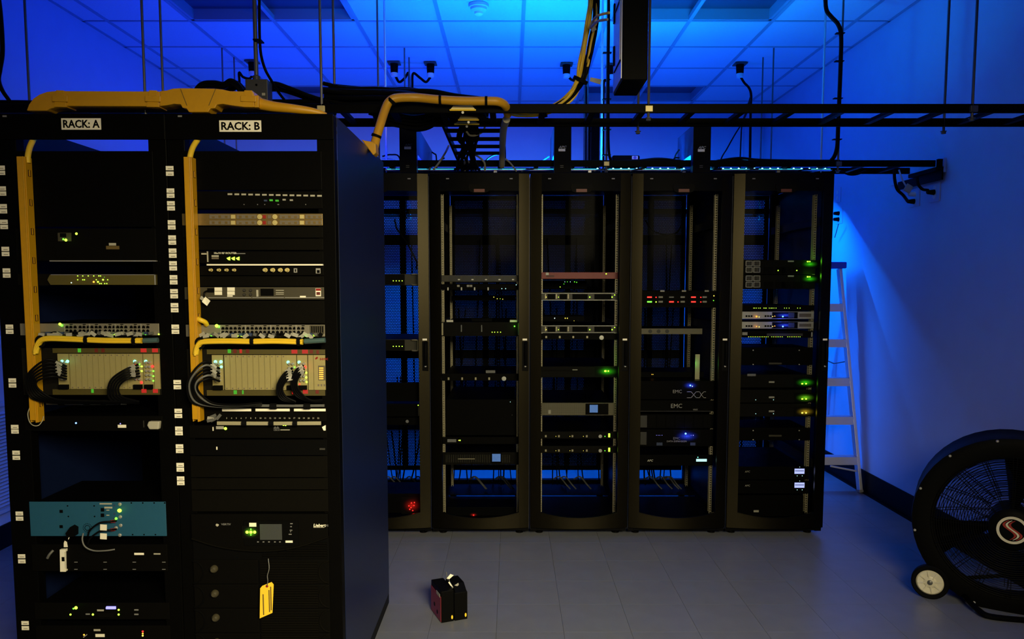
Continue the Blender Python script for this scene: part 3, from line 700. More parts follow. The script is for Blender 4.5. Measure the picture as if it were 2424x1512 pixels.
r = device('server', 'black server with an oval logo right under the lower storage array', 'server', c, 789, 804, YD, 'charcoal', .55, group=G)
for px in (1291, 1323, 1355, 1388): fbox(r, 'drive_mark', px, 795, px+4, 800, YD, 'rail_beige', .002)
MB().lathe([(.014, 0), (.014, .0015), (.007, .0017)], P(1424, 799, YD), (0, -1, 0), 18).build('oval_logo', 'silver', r)
r = device('server', 'server with a large green glow in the middle cabinet', 'server', c, 867, 893, YD, 'bezel_black', .6, group=G); glow(r, 1437, 879, 58, 25, YD, 'glow_green')
fbox(r, 'vent_strip', 1287, 876, 1367, 878, YD, 'charcoal', .002); fbox(r, 'sticker', 1355, 874, 1367, 878, YD, 'sticker_dim', .001)
led(r, 1433, 878, YD, 'led_lime', .006, sx=1.4); led(r, 1440, 878, YD, 'led_lime', .005)
point('green_bezel_glow', P(1436, 878, YD-.028), (.15, 1, .02), 0.3, .012)
r = device('ups_unit', 'UPS with a blue display in the lower half of the middle cabinet', 'UPS', c, 953, 983, YD, 'bezel_beige', .6, wid=.46, group='UPS units with blue displays')
fbox(r, 'display_frame', 1386, 955, 1440, 981, YD, 'charcoal', .004); fbox(r, 'display', 1396, 958, 1415, 976, YD-.004, 'lcd_blue', .001); fbox(r, 'mark', 1298, 970, 1304, 979, YD, 'sticker_dim', .001)
for y0, y1, lb in ((1021, 1038, 'upper of two flat servers with lime end lights below the blue display'), (1055, 1072, 'lower of two flat servers with lime end lights below the blue display')):
    r = device('server', lb, 'server', c, y0, y1, YD, 'bezel_black', .55, group=G); ym = (y0+y1)/2
    for px in (1290, 1321, 1353, 1387): fbox(r, 'drive_mark', px, ym, px+4, ym+5, YD, 'rail_beige', .002)
    for px in (1316, 1349, 1381): led(r, px, ym+3, YD, 'led_yellow', .0018)
    MB().lathe([(.011, 0), (.011, .0015), (.006, .0017)], P(1421, ym+3, YD), (0, -1, 0), 18).build('oval_logo', 'silver', r)
    led(r, 1432, ym+3, YD, 'led_green', .003); fbox(r, 'light_bar', 1440, ym-4, 1444, ym+5, YD, 'led_lime', .003)
# cabinet 4
c = CX[3]
r = device('storage_array', 'drive array with glowing red bars in the fourth cabinet', 'storage array', c, 688, 728, YD, 'panel_black', .6)
for i, px in enumerate((1529, 1581, 1633)):
    for py in (703, 714):
        lit = (i, py) != (1, 703)
        fbox(r, 'drive_tray', px-3, py-5, px+45, py+5, YD, 'charcoal', .004)
        fbox(r, 'light_bar', px+3, py-1.4, px+14, py+1.8, YD-.004, ('led_green' if (i, py) == (0, 714) else 'led_red') if lit else 'grey_plastic', .001)
        if lit: led(r, px+24 if i < 2 else px+26, py+.5, YD-.004, 'led_lime' if (i, py) == (0, 714) else 'led_red', .0040)
        fbox(r, 'tray_mark', px+30, py-2, px+40, py+2, YD-.004, 'sticker_dim', .001)
for px in (1563, 1614, 1668): fbox(r, 'top_mark', px, 686.5, px+10, 690.5, YD, 'sticker_dim', .001)
led(r, 1690, 700, YD, 'led_yellow', .0035); led(r, 1689, 711, YD, 'led_green', .003)
r = device('network_switch', 'beige perforated unit with ring marks in the fourth cabinet', 'switch', c-.04, 777, 791, YD, 'bezel_beige', .3, wid=.40, body=.38)
for px in (1539, 1559, 1579): MB().lathe([(.012, 0), (.012, .002), (.008, .002), (.008, .0005)], P(px, 784, YD), (0, -1, 0), 16).build('ring_mark', 'dark_grey', r)
r = device('network_switch', 'thin unit with an orange light above the storage logos', 'switch', c, 880, 893, 5.0, 'black_plastic', .3, wid=.43, group=G)
led(r, 1543, 886, 5.0, 'led_orange', .0028); led(r, 1546, 886, 5.0, 'led_yellow', .002)
r = device('cable_arm', 'green lit upright strip beside the rear rail of the fourth cabinet', 'strip', c+.155, 838, 900, YD+.09, 'rail_beige', .012, wid=.03)  # beige cable arm, lit green by the point light added in front
point('green_rail_glow', P(1646, 862, YD+.06), (.1, 1, .12), 0.06)
def emc(y0, y1, lb, tx, ty, sz, g='storage units with raised lettering'):
    r = device('storage_unit', lb, 'storage unit', c, y0, y1, YD, 'panel_black', .6, group=g)
    text(r, 'EMC', tx, ty, YD, sz, 'sticker_dim'); return r
r = emc(901, 945, 'storage unit with an X shaped trim and blue light', 1592, 930, 8)
for a, b_ in (((1626, 927), (1636, 927)), ((1636, 927), (1642, 934)), ((1626, 941), (1636, 941)), ((1636, 941), (1642, 934)), ((1642, 934), (1648, 927)), ((1648, 927), (1656, 927)), ((1656, 927), (1660, 934)), ((1642, 934), (1648, 941)), ((1648, 941), (1656, 941)), ((1656, 941), (1660, 934)), ((1660, 934), (1666, 941)), ((1660, 934), (1666, 927)), ((1666, 941), (1671, 941)), ((1666, 927), (1671, 927))):
    p, q = P(*a, YD-.001), P(*b_, YD-.001); MB().bar(p, q, .003, .003).build('trim_bar', 'sticker_dim', r)
glow(r, 1634, 912, 40, 20, YD, 'glow_blue'); led(r, 1634, 912, YD, 'led_blue', .0050); led(r, 1639, 914, YD, 'led_white', .003)
point('blue_status_glow', P(1635, 912, YD-.025), (.05, .1, 1), 0.12, .01)
r = emc(947, 974, 'storage unit with large lettering below the X trim', 1587, 965, 10); text(r, 'VNX', 1640, 971, YD, 4, 'sticker_dim')
b = MB(); z0 = P(1210, 973, YD).z; b.box(c-.236, c+.236, YD-.003, YD, z0-.001, z0+.002).build('lower_edge', 'dark_grey', r)
r = device('storage_array', 'dark drive array with a grey end module in the fourth cabinet', 'storage array', c, 980, 1014, YD, 'panel_black', .6)
for i in range(7): fbox(r, 'drive_tray', 1533+i*22, 983, 1551+i*22, 1011, YD, 'charcoal', .003)
fbox(r, 'end_module', 1516, 983, 1531, 1011, YD, 'dark_grey', .004)
r = device('storage_unit', 'storage unit with two small text lines and a bright blue light', 'storage unit', c, 1016, 1056, YD, 'panel_black', .6, group='storage units with raised lettering')
text(r, 'EMC', 1593, 1040, YD, 6, 'grey_plastic'); text(r, 'DATA EXPANSION', 1578, 1046, YD, 4, 'sticker_dim'); fbox(r, 'end_module', 1516, 1022, 1530, 1052, YD, 'dark_grey', .004)
glow(r, 1626, 1032, 64, 30, YD, 'glow_blue'); led(r, 1623, 1026, YD, 'led_blue', .0060); led(r, 1641, 1030, YD, 'led_violet', .003); led(r, 1636, 1030, YD, 'led_violet', .002)
for px in (1554, 1558, 1562, 1567): led(r, px, 1030, YD, 'led_violet', .0018)
fbox(r, 'vent', 1554, 1047, 1568, 1054, YD, 'blue_jack'); fbox(r, 'vent', 1634, 1047, 1646, 1054, YD, 'blue_jack')
point('blue_lamp_glow', P(1624, 1027, YD-.028), (.03, .06, 1), 0.21, .01)
r = device('ups_unit', 'UPS with a pale green display at the bottom of the fourth cabinet', 'UPS', c, 1076, 1102, YD, 'panel_black', .6)
text(r, 'APC', 1532, 1092, YD, 5, 'label_white', shear=.2); fbox(r, 'display_frame', 1644, 1076, 1680, 1098, YD, 'black_plastic', .004)
fbox(r, 'display', 1648, 1086, 1673, 1092, YD-.004, 'lcd_white', .001); led(r, 1652, 1082, YD-.004, 'led_cyan', .0032)
# cabinet 5
c = CX[4]
for y0, y1, lb in ((615, 649, 'upper of two servers with caged power supplies and green glow'), (650, 684, 'lower of two servers with caged power supplies and green glow')):
    r = device('server', lb, 'server', c, y0, y1, YD, 'bezel_black', .6, group=G)
    for i in range(2):
        for j in range(2):
            px, py = 1765+18*i, y0+2+15*j
            a, b_ = P(px, py, YD), P(px+16, py+13, YD); bx = MB()
            bx.box(a.x, b_.x, YD-.004, YD, a.z, a.z-.003).box(a.x, b_.x, YD-.004, YD, b_.z, b_.z+.003).box(a.x, a.x+.003, YD-.004, YD, b_.z, a.z).box(b_.x, b_.x-.003, YD-.004, YD, b_.z, a.z)
            for t in range(1, 5): xx = a.x+(b_.x-a.x)*t/5; bx.box(xx-.0006, xx+.0006, YD-.003, YD-.001, b_.z, a.z)
            bx.build('power_supply_cage', 'silver', r)
    ym = (y0+y1)/2
    for px in (1808, 1836, 1850, 1878): fbox(r, 'drive_tray', px, ym, px+22, y1-2, YD, 'charcoal', .003)
    fbox(r, 'sticker', 1865, y0+1.5, 1879, y0+5, YD, 'sticker_dim', .001)
    if y0 < 640: led(r, 1842, 640, YD-.003, 'led_lime', .0035); led(r, 1886, 640, YD-.003, 'led_lime', .0035)
    led(r, 1912, y0+4 if y0 < 640 else y0+5, YD, 'led_lime', .0045, sx=1.4); led(r, 1917, y0+4 if y0 < 640 else y0+5, YD, 'led_lime', .0042)
    glow(r, 1917, y0+10, 44, 19, YD, 'glow_green')
    point('green_bezel_glow', P(1917, y0+3, YD-.024), (.15, 1, .02), 0.108, .012)
r = device('network_switch', 'dark switch with a row of lime port lights above the white units', 'switch', c, 722, 735, YD, 'charcoal', .4, group=G)
for i, px in enumerate((1784, 1787, 1791, 1796, 1800, 1808, 1811, 1814, 1821, 1825, 1828, 1832, 1837, 1857, 1862, 1868, 1888, 1894)): led(r, px, 729, YD, 'led_lime', .0022)
for y0, y1, lb in ((737, 755, 'upper white unit with orange and blue lights'), (761, 778, 'lower white unit with orange and blue lights')):
    r = device('controller_unit', lb, 'controller', c, y0, y1, YD, 'silver', .4, group='white units with blue lights'); ym = (y0+y1)/2
    for px in (1765, 1771, 1777, 1810, 1816, 1822): fbox(r, 'port', px, ym, px+4, ym+4, YD, 'black_plastic', .002)
    led(r, 1791, ym+3, YD, 'led_orange', .0055 if y0 < 740 else .0035); led(r, 1797, ym+4, YD, 'led_yellow', .003); led(r, 1829, ym+3, YD, 'led_yellow', .003); led(r, 1834, ym+2, YD, 'led_orange', .003)
    glow(r, 1858, ym, 60, 15, YD, 'glow_blue')
    led(r, 1853, ym+3, YD, 'led_cyan' if y0 < 740 else 'led_blue', .0048); led(r, 1854, ym+3, YD-.003, 'led_blue', .003)
    point('blue_unit_glow', P(1855, ym+3, YD-.03), (.03, .08, 1), 0.18, .01); point('orange_unit_glow', P(1793, ym+3, YD-.02), (1, .3, .02), .006, .01)
    fbox(r, 'vent', 1866, y0+3, 1880, y1-3, YD, 'blue_jack', .001); fbox(r, 'print_block', 1892, y0+5, 1920, y1-5, YD, 'print_dark', .0008)
r = device('network_switch', 'switch with a long row of yellow port lights below the white units', 'switch', c, 783, 799, YD, 'charcoal', .4, group=G)
for i in range(30):
    if i not in (12, 20, 21): led(r, 1772+i*4.2, 797, YD, 'led_lime' if i % 3 else 'led_yellow', .0020)
fbox(r, 'end_tab', 1920, 786, 1923, 797, YD, 'sticker_dim', .003); fbox(r, 'port_block', 1757, 786, 1769, 793, YD, 'sticker_dim', .002); fbox(r, 'port_block', 1815, 789, 1900, 795, YD, 'dark_grey', .002)
for y0, y1, ly, lb in ((822, 864, 861, 'black panel with four screws and an amber strip below the switches'), (1012, 1042, 1032, 'black panel with an amber strip under the yellow glowing server')):
    r = device('rack_blank', lb, 'panel', c, y0, y1, YD, 'panel_black', .3)
    fbox(r, 'amber_strip', 1820, ly-3, 1850, ly+1, YD, 'olive_grey', .002)
    for px in (1783, 1892): part(SCREW, 'screw', r, P(px, y0+7, YD)); part(SCREW, 'screw', r, P(px, y1-1.5, YD))
for y0, col, mm, lb in ((886, (.1, 1, .02), 'led_lime', 'server with a pure green glow in the rightmost cabinet'), (922, (.3, 1, .02), 'led_lime', 'server with a yellow green glow in the rightmost cabinet'), (955, (1, .8, .03), 'led_yellow', 'server with an amber glow in the rightmost cabinet')):
    r = device('server', lb, 'server', c, y0, y0+31, YD, 'bezel_black', .6, group=G)
    fbox(r, 'sticker', 1820, y0+16, 1833, y0+20, YD, 'sticker_dim', .001); led(r, 1899, y0+22, YD, mm, .0050, sx=1.3); led(r, 1908, y0+22, YD, mm, .0046, sx=1.3)
    glow(r, 1906, y0+19, 52, 23, YD, {886: 'glow_green', 922: 'glow_lime', 955: 'glow_amber'}[y0])
    point('bezel_glow', P(1905, y0+22, YD-.024), col, .022, .012)
    if y0 > 900: led(r, 1789, y0+24, YD, 'lcd_white', .0024); led(r, 1831, y0+24, YD, 'lcd_white', .0024)
    else: fbox(r, 'logo_plate', 1769, 884.5, 1789, 890, YD, 'grey_plastic', .001)
for y0, lb in ((1104, 'upper UPS with a pale violet display in the rightmost cabinet'), (1137, 'lower UPS with a pale violet display in the rightmost cabinet')):
    r = device('ups_unit', lb, 'UPS', c, y0, y0+31, YD, 'panel_black', .6, group='UPS units with violet displays')
    text(r, 'APC', 1763, y0+14, YD, 4.5, 'sticker_dim', shear=.2)
    fbox(r, 'display', 1881, y0+5, 1904, y0+17, YD, 'lcd_pale', .001); fbox(r, 'display_line', 1882, y0+9.5, 1903, y0+11, YD-.001, 'black_plastic', .0006)
    led(r, 1893, y0+1, YD, 'lcd_white', .002); led(r, 1887, y0+22, YD, 'lcd_white', .0024); led(r, 1899, y0+22, YD, 'lcd_white', .0024)
r = device('cabinet_drawer', 'black drawer at the bottom of the rightmost cabinet', 'drawer', c, 1172, 1222, YD+.03, 'panel_black', .5, wid=.446)  # drawer fitted at the foot of the cabinet
fbox(r, 'sticker', 1784, 1207, 1796, 1212, YD+.03, 'sticker_dim', .001)
# ---- cables hanging inside the cabinets
for k, cx in enumerate(CX):
    r = thing('cable_bundle', ['tangle of cables behind the leftmost cabinet devices', 'tangle of cables low inside the second cabinet', 'tangle of cables low inside the middle cabinet', 'tangle of cables low inside the fourth cabinet', 'loose cables at the rear of the rightmost cabinet'][k], 'cables', (cx, 5.6, .1), 'cable tangles inside the cabinets')
    for i in range(10):
        x = cx+random.uniform(-.21, .21); y = random.uniform(5.60, 5.70); dx = random.uniform(-.10, .10)
        zt = random.choice((.5, .9, 1.4, 1.9))
        MB().tube([(x, y, zt), (x+dx*.4, y+.02, zt*.6+.06), (max(cx-.23, min(cx+.23, x+dx)), y, .20), (max(cx-.23, min(cx+.23, x+dx*1.4)), y-.05, .115)], random.choice((.004, .005, .006)), 6, 5).build('strand', 'cable_black', r, smooth=True)
    for i in range(4):
        x = cx+random.uniform(-.15, .1); MB().tube([(x, 5.55, .16), (x+.04, 5.5, .19), (x+.09, 5.52, .13), (x+.12, 5.5, .10)], .005, 6, 5).build('strand', 'cable_grey', r, smooth=True)
# drooping cables
cable('cable', 'thin black cable crossing the upper left cabinet window', 'cable', [(-.735, 4.95, 1.98), (-.72, 4.95, 1.92), (-.66, 4.95, 1.83), (-.60, 4.94, 1.72), (-.60, 4.94, 1.66)], .005, 'cable_black')
cable('cable', 'thin cable sagging across the upper part of the fourth cabinet', 'cable', pp([(1527, 520, 5.2), (1545, 545, 5.2), (1575, 556, 5.2), (1600, 552, 5.2), (1618, 535, 5.2), (1620, 600, 5.2), (1612, 650, 5.2), (1618, 700, 5.2)]), .005, 'cable_black')
# ================================================================ labelled open racks (front row)
RY, RB, RH = 2.70, 3.73, P(600, 270, 2.70).z          # front plane, rear plane, height
RYF = RY-.0045                                          # faceplates sit in front of the posts
XA0, XA1, XB1 = -1.778, -1.176, -.603
CA, CB = -1.464, -.8885
def zz(py): return P(600, py, RY).z
def open_rack(label, x0, x1, cxm, ltext, lx, stickers, sx, panels):
    r = thing('equipment_rack', label, 'rack', ((x0+x1)/2, (RY+RB)/2, 0), 'labelled black racks in the front row')
    for a, b in ((x0+.001, cxm-.2255), (cxm+.2255, x1-.001)):
        MB().box(a, b, RY, RY+.045, .05, RH-.003).build('post', 'rack_paint', r, bevel=.002)
        MB().box(a, b, RB-.045, RB, .05, RH-.003).build('post', 'rack_paint', r)
    MB().box(x0+.001, x1-.001, RY-.006, RY-.0008, zz(331), RH).build('header', 'rack_paint', r, bevel=.002)
    MB().box(x0+.001, x1-.001, RY-.0005, RB, .0, .048).build('base', 'rack_paint', r)
    MB().box(x0+.046, x1-.046, RB-.045, RB-.005, RH-.05, RH-.003).build('rear_beam', 'rack_paint', r)
    MB().box(x0+.047, x1-.047, RB-.004, RB-.0008, .05, RH-.055).build('rear_panel', 'rack_paint', r)
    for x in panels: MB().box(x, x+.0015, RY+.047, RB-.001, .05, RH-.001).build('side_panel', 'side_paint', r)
    # header plate with lettering
    px0, px1, py0, py1 = lx
    pl = fbox(r, 'name_plate', px0, py0, px1, py1, RY-.006, 'label_white', .0012)
    text(r, ltext, px0+4, py1-5, RY-.0072, 18.5, 'black_plastic', bold=.02, fitw=px1-px0-9)
    for yt, yb in stickers:
        for y in (yt, yb):
            z = zz(y); c = Vector((sx, RY-.0002, z))
            s = part(unit_box('sticker', 'label_white'), 'sticker', r, c, (.0262, .0008, .0145))
            p = part(unit_box('print', 'print_dark'), 'print', r, c+Vector((.001, -.0008, -.002)), (.0150, .0002, .0018))
    return r
SA = [(397, 409), (446, 458), (488, 500), (525, 537), (589, 601), (640, 652), (773, 785), (900, 912), (1010, 1021), (1071, 1083), (1215, 1227), (1316, 1328), (1474, 1486)]
SB = [(398, 411), (451, 463), (481, 493), (526, 538), (562, 574), (593, 605), (623, 635), (656, 668), (689, 701), (722, 734), (773, 785), (904, 916), (972, 984), (1014, 1025), (1056, 1067), (1100, 1111), (1132, 1143)]
rackA = open_rack('open black equipment rack with the plate reading A', XA0, XA1, CA, 'RACK: A', (145, 240, 280, 307), SA, P(60, 1480, RY).x, [XA0])
rackB = open_rack('open black equipment rack with the plate reading B', XA1, XB1, CB, 'RACK: B', (519, 619, 285, 312), SB, P(402, 404, RY).x, [XA1, XB1-.0015])
for px, rk in ((10, rackA), (425, rackB)): fbox(rk, 'vent_mark', px-4, 273, px+6, 277, RY-.006, 'grey_plastic', .0008)

def dv(name, label, cat, cxx, y0, y1, face, depth=.45, group=None, **kw):
    return device(name, label, cat, cxx, y0, y1, RYF, face, depth, group=group, **kw)
FY = RYF
# ---------------------------------------------------------------- rack A
dv('rack_blank', 'tall matte black cover at the top of rack A', 'panel', CA, 357, 537, 'rack_paint', .012)
dv('rack_blank', 'matte black cover above the dashed patch panel of rack B', 'panel', CB, 357, 450, 'rack_paint', .012)
r = dv('server', 'black chassis with a small lit display and pale lower lip in rack A', 'server', CA, 540, 617, 'panel_black', .7)
fbox(r, 'display_module', 138, 551, 170, 571, FY, 'olive_grey', .004); fbox(r, 'display_window', 142, 552, 157, 561, FY-.004, 'black_plastic', .001)
led(r, 181, 553, FY, 'led_lime', .0042); led(r, 156, 568, FY-.004, 'led_lime', .0048); led(r, 150, 566, FY-.004, 'led_green', .003)
point('display_glow', P(156, 566, FY-.02), (.3, 1, .03), .004)
fbox(r, 'sticker', 258, 575, 275, 581, FY, 'sticker_dim', .001); fbox(r, 'badge', 252, 582, 283, 590, FY, 'gold', .003)
MB().box(P(122, 618, FY).x, P(373, 618, FY).x, FY-.012, FY-.0005, zz(619), zz(616.5)).build('lip', 'silver', r)
r = dv('server', 'olive perforated bezel server in rack A', 'server', CA, 648, 676, 'charcoal', .6)
a, b = P(120, 650, FY), P(373, 674, FY)
zm = (a.z+b.z)/2
MB().prism([(a.x+.006, a.z), (b.x, a.z), (b.x, b.z), (a.x+.006, b.z), (a.x, zm-.008), (a.x-.004, zm), (a.x, zm+.008)], FY-.014, FY-.0003).build('bezel', 'bezel_olive', r)
MB().box(b.x-.003, b.x+.001, FY-.0165, FY-.0141, b.z, a.z).box(a.x+.01, b.x, FY-.0165, FY-.0141, a.z-.0015, a.z+.0005).build('bezel_edge', 'silver', r)
leds(r, FY-.0141, [(184, 653), (196, 653), (209, 653), (222, 653), (234, 653), (238, 653), (184, 662), (196, 662), (200, 662), (232, 667, 'led_lime', .003), (244, 662, 'led_lime', .003), (236, 671), (240, 671), (248, 671), (253, 671), (169, 669, 'led_white', .0018), (222, 667, 'led_orange', .0032), (255, 662), (228, 662), (247, 656, 'green_dim_emit')], 'led_lime', .0017)
def port_switch(label, cxx, px0, px1, y0, y1, ports, lights, block=None):
    r = dv('network_switch', label, 'switch', cxx, y0, y1, 'switch_face', .35, group='port switches above the yellow bundles')
    for row, yy in ((0, y0+9), (1, y0+18)):
        b = MB()
        for px in ports:
            a = P(px, yy, FY); b.box(a.x-.0052, a.x+.0052, FY-.0012, FY-.0002, a.z-.0042, a.z+.0030); b.box(a.x-.0026, a.x+.0026, FY-.0012, FY-.0002, a.z+.0030, a.z+.0052)
        b.build('port_row', 'black_plastic', r)
    for px in ports[::6]: fbox(r, 'rib', px-7, y0+1, px-5, y1-2, FY, 'silver', .003)
    for px in ports[1::3]: fbox(r, 'port_slot', px-3, y0+1.5, px+4, y0+3.5, FY, 'black_plastic', .001)
    for q in lights: led(r, q[0], q[1], FY-.002, 'led_green' if len(q) < 3 else q[2], .0042 if len(q) < 4 else q[3])
    if block:
        fbox(r, 'port_block', block[0], y0+2, block[1], y1-8, FY, 'olive_grey', .003)
        for i in range(6): fbox(r, 'slot', block[0]+3+i*5, y0+4, block[0]+6+i*5, y1-10, FY-.003, 'black_plastic', .0006)
    # boots and tags on the lower port row
    n = 0
    for px in range(int(px0)+8, int(px1)-4, 11):
        a = P(px, y1-6, FY); t = random.uniform(-.5, .5)
        MB().obox((a.x, FY-.010, a.z), (.011, .018, .009), Matrix.Rotation(t, 3, 'Y')).build('plug', random.choice(('black_plastic', 'cable_grey', 'tag_paper', 'blue_jack')), r); n += 1
        if random.random() < .55:
            a = P(px+random.uniform(-4, 4), y1-5+random.uniform(-2, 4), FY)
            MB().obox((a.x, FY-.024, a.z), (.021, .0015, .012), Matrix.Rotation(random.uniform(-.7, .7), 3, 'Y') @ Matrix.Rotation(random.uniform(-.4, .4), 3, 'X')).build('cable_tag', 'tag_paper', r)
    return r
port_switch('silver port switch with green lights in rack A', CA, 100, 376, 765, 794, [159, 168, 178, 190, 199, 209, 218, 228, 237, 250, 260, 270, 279, 288, 298, 311, 320, 330, 340, 350], [(142, 767, 'led_lime', .005), (146, 770), (196, 790), (205, 791, 'led_green', .003), (263, 790, 'led_lime'), (270, 790, 'led_lime'), (345, 790), (376, 791, 'led_lime', .003)])
point('switch_glow', P(143, 768, FY-.02), (.4, 1, .05), .004); point('switch_glow', P(266, 790, FY-.03), (.3, 1, .05), .003)
port_switch('silver port switch with green lights in rack B', CB, 478, 770, 768, 797, [528, 537, 547, 557, 567, 577, 587, 597, 607, 617, 627, 637, 647, 657, 667, 677, 687, 697, 707, 717], [(513, 771, 'led_lime', .006), (518, 773), (513, 793, 'led_lime'), (500, 793), (562, 794, 'led_lime'), (572, 794, 'led_lime'), (640, 793), (724, 794), (744, 794, 'led_lime', .003)], (734, 768))
point('switch_glow', P(514, 772, FY-.02), (.4, 1, .05), .004); point('switch_glow', P(568, 794, FY-.03), (.3, 1, .05), .003); point('switch_glow', P(724, 794, FY-.03), (.2, 1, .05), .003)
# yellow horizontal bundles
def yellow_bundle(label, pts, ties, loop, tail):
    r = thing('yellow_cable_bundle', label, 'cable bundle', P(*pts[0]), 'yellow bundles below the port switches')
    w = [P(*q) for q in pts]
    MB().tube(w, .0100, 12, 6).build('outer_wrap', 'yellow_cable', r, smooth=True)
    for off in (-.0042, .0042): MB().tube([p+Vector((0, -.0072, off)) for p in w], .0045, 8, 6).build('strand', 'yellow_cable', r, smooth=True)
    for px, py, Y in ties:
        p = P(px, py, Y); MB().tube([p-Vector((.006, 0, 0)), p+Vector((.006, 0, 0))], .0150, 14, 0).build('tie', 'black_rubber', r, smooth=True)
    p = P(*loop)
    MB().tube([p+Vector((.014*math.cos(t), -.002, .017*math.sin(t))) for t in [i*.55 for i in range(12)]], .0042, 7, 3).build('tie', 'black_rubber', r, smooth=True)
    e = P(*tail[0]); f = P(*tail[1])
    MB().tube([e, f], .009, 10, 0).build('grey_sleeve', 'cable_teal', r, smooth=True)
YB_ = FY-.042
yellow_bundle('yellow wrapped cable bundle under the port switch of rack A', [(84, 835, YB_), (88, 820, YB_), (97, 806, YB_), (115, 801, YB_), (160, 802, YB_), (205, 804, YB_), (260, 806, YB_), (336, 806, YB_)], [(206, 804, YB_), (319, 806, YB_)], (96, 808, YB_), ((340, 806, YB_), (374, 805, YB_)))
yellow_bundle('yellow wrapped cable bundle under the port switch of rack B', [(463, 838, YB_), (466, 824, YB_), (474, 812, YB_), (490, 808, YB_), (540, 807, YB_), (597, 808, YB_), (650, 807, YB_), (717, 809, YB_)], [(598, 807, YB_), (708, 808, YB_)], (474, 812, YB_), ((721, 808, YB_), (770, 805, YB_)))
# card chassis
def card_chassis(label, cxx, y0, y1, px0, px1, io, cardx, lights, glows, right=None):
    r = dv('card_chassis', label, 'chassis', cxx, y0, y1, 'bezel_black', .45, group='card chassis with pale cards')
    zt, zb2 = zz(y0+13.5), zz(y1-15.5)
    fbox(r, 'top_grille', px0, y0+1, px1, y0+12, FY, 'bezel_olive', .002); fbox(r, 'bottom_grille', px0, y1-14, px1, y1-1, FY, 'bezel_olive', .002)
    b = MB(); b.box(-.0094, .0094, -.006, 0, zb2, zt); cm = b.mesh('card', 'card_face', (0, 0, 0))
    hm = MB().lathe([(.0026, 0), (.0026, .0006)], (0, 0, 0), (0, -1, 0), 8).mesh('screw', 'print_dark', (0, 0, 0))
    x = cardx[0]
    while x < cardx[1]:
        p = P(x+6.7, (y0+y1)/2, FY); part(cm, 'card', r, (p.x, FY-.0003, 0))
        for z in (zt-.005, zb2+.005): part(hm, 'screw', r, (p.x-.003, FY-.0065, z))
        x += 13.55
    for a, b_ in io:
        p0, p1 = P(a, (y0+y1)/2, FY), P(b_-1, (y0+y1)/2, FY)
        MB().box(p0.x, p1.x, FY-.006, FY-.0003, zb2, zt).build('interface_card', 'card_face', r)
        for i in range(5):
            z = zt-.030-.0145*i
            MB().lathe([(.0046, 0), (.0046, .008), (.003, .010)], ((p0.x+p1.x)/2-.005, FY-.006, z), (0, -1, 0), 10).build('connector', 'silver', r, smooth=True)
            MB().lathe([(.0046, 0), (.0046, .008), (.003, .010)], ((p0.x+p1.x)/2+.007, FY-.006, z), (0, -1, 0), 10).build('connector', 'silver', r, smooth=True)
        MB().box(p0.x+.004, p1.x-.002, FY-.016, FY-.006, zb2+.001, zb2+.016).build('plug', 'black_plastic', r)
    for q in lights: led(r, q[0], q[1], FY-.0065, q[2] if len(q) > 2 else 'led_green', q[3] if len(q) > 3 else .0030)
    for px, py, mm, w_ in glows: fbox(r, 'led_glow_patch', px-w_, py-4.5, px+w_, py+4.5, FY-.002, mm, .0008)  # painted reflections of the card LEDs on the glossy grille strips
    return r
rA = card_chassis('card chassis with coiled cables at the left in rack A', CA, 823, 935, 125, 379, [(140, 167), (316, 341), (342, 366)], (168, 315), [(147, 855, 'led_cyan', .0052), (160, 855, 'led_cyan', .0052), (319, 855, 'led_cyan', .0052), (345, 855, 'led_cyan', .0052), (144, 860), (321, 864, 'led_red'), (330, 861), (336, 867, 'led_lime'), (336, 878, 'led_lime'), (361, 867, 'led_red', .005), (363, 878), (363, 890), (363, 901), (335, 905, 'led_red', .0048), (138, 873, 'led_cyan', .0018)],
              [(188, 829, 'green_dim_emit', 4), (228, 829, 'red_print_reflection', 4), (244, 829, 'red_print_reflection', 4), (340, 829, 'led_red_reflection', 7), (367, 829, 'led_red_reflection', 7), (341, 925, 'led_red_reflection', 6), (368, 925, 'led_red_reflection', 6), (219, 925, 'green_dim_emit', 3)])
p0, p1 = P(367, 880, FY), P(380, 880, FY); MB().box(p0.x, p1.x, FY-.006, FY-.0003, zz(919.5), zz(836.5)).build('card', 'card_face', rA)
rB = card_chassis('card chassis with a logo and orange lit grille in rack B', CB, 826, 937, 490, 770, [(504, 531), (678, 704), (705, 730)], (533, 677), [(510, 856, 'led_cyan', .0055), (523, 856, 'led_cyan', .0055), (524, 868, 'led_cyan', .0045), (505, 871, 'led_cyan', .003), (507, 881, 'led_yellow', .003), (682, 857, 'led_cyan', .0052), (708, 857, 'led_cyan', .0052), (697, 869), (699, 882, 'led_lime'), (717, 868), (725, 882, 'led_lime', .0035), (725, 893, 'led_lime', .0038), (726, 904, 'led_lime', .0035), (722, 869, 'led_red', .0052), (709, 909, 'led_red', .0028)],
              [(543, 831, 'green_dim_emit', 4), (556, 831, 'red_print_reflection', 4), (570, 831, 'led_red_reflection', 3), (586, 831, 'red_print_reflection', 4), (697, 832, 'led_red_reflection', 7), (722, 832, 'led_red_reflection', 7), (737, 832, 'red_print_reflection', 4), (752, 833, 'red_print_reflection', 3), (557, 928, 'green_dim_emit', 4), (575, 928, 'green_dim_emit', 2), (697, 928, 'led_red_reflection', 6), (723, 927, 'led_red_reflection', 6), (751, 927, 'red_print_reflection', 4)])
for a, b_ in ((731, 743), (744, 771)):
    p0, p1 = P(a, 880, FY), P(b_, 880, FY); MB().box(p0.x, p1.x, FY-.006, FY-.0003, zz(921.5), zz(839.5)).build('card' if a < 740 else 'power_card', 'card_face', rB)
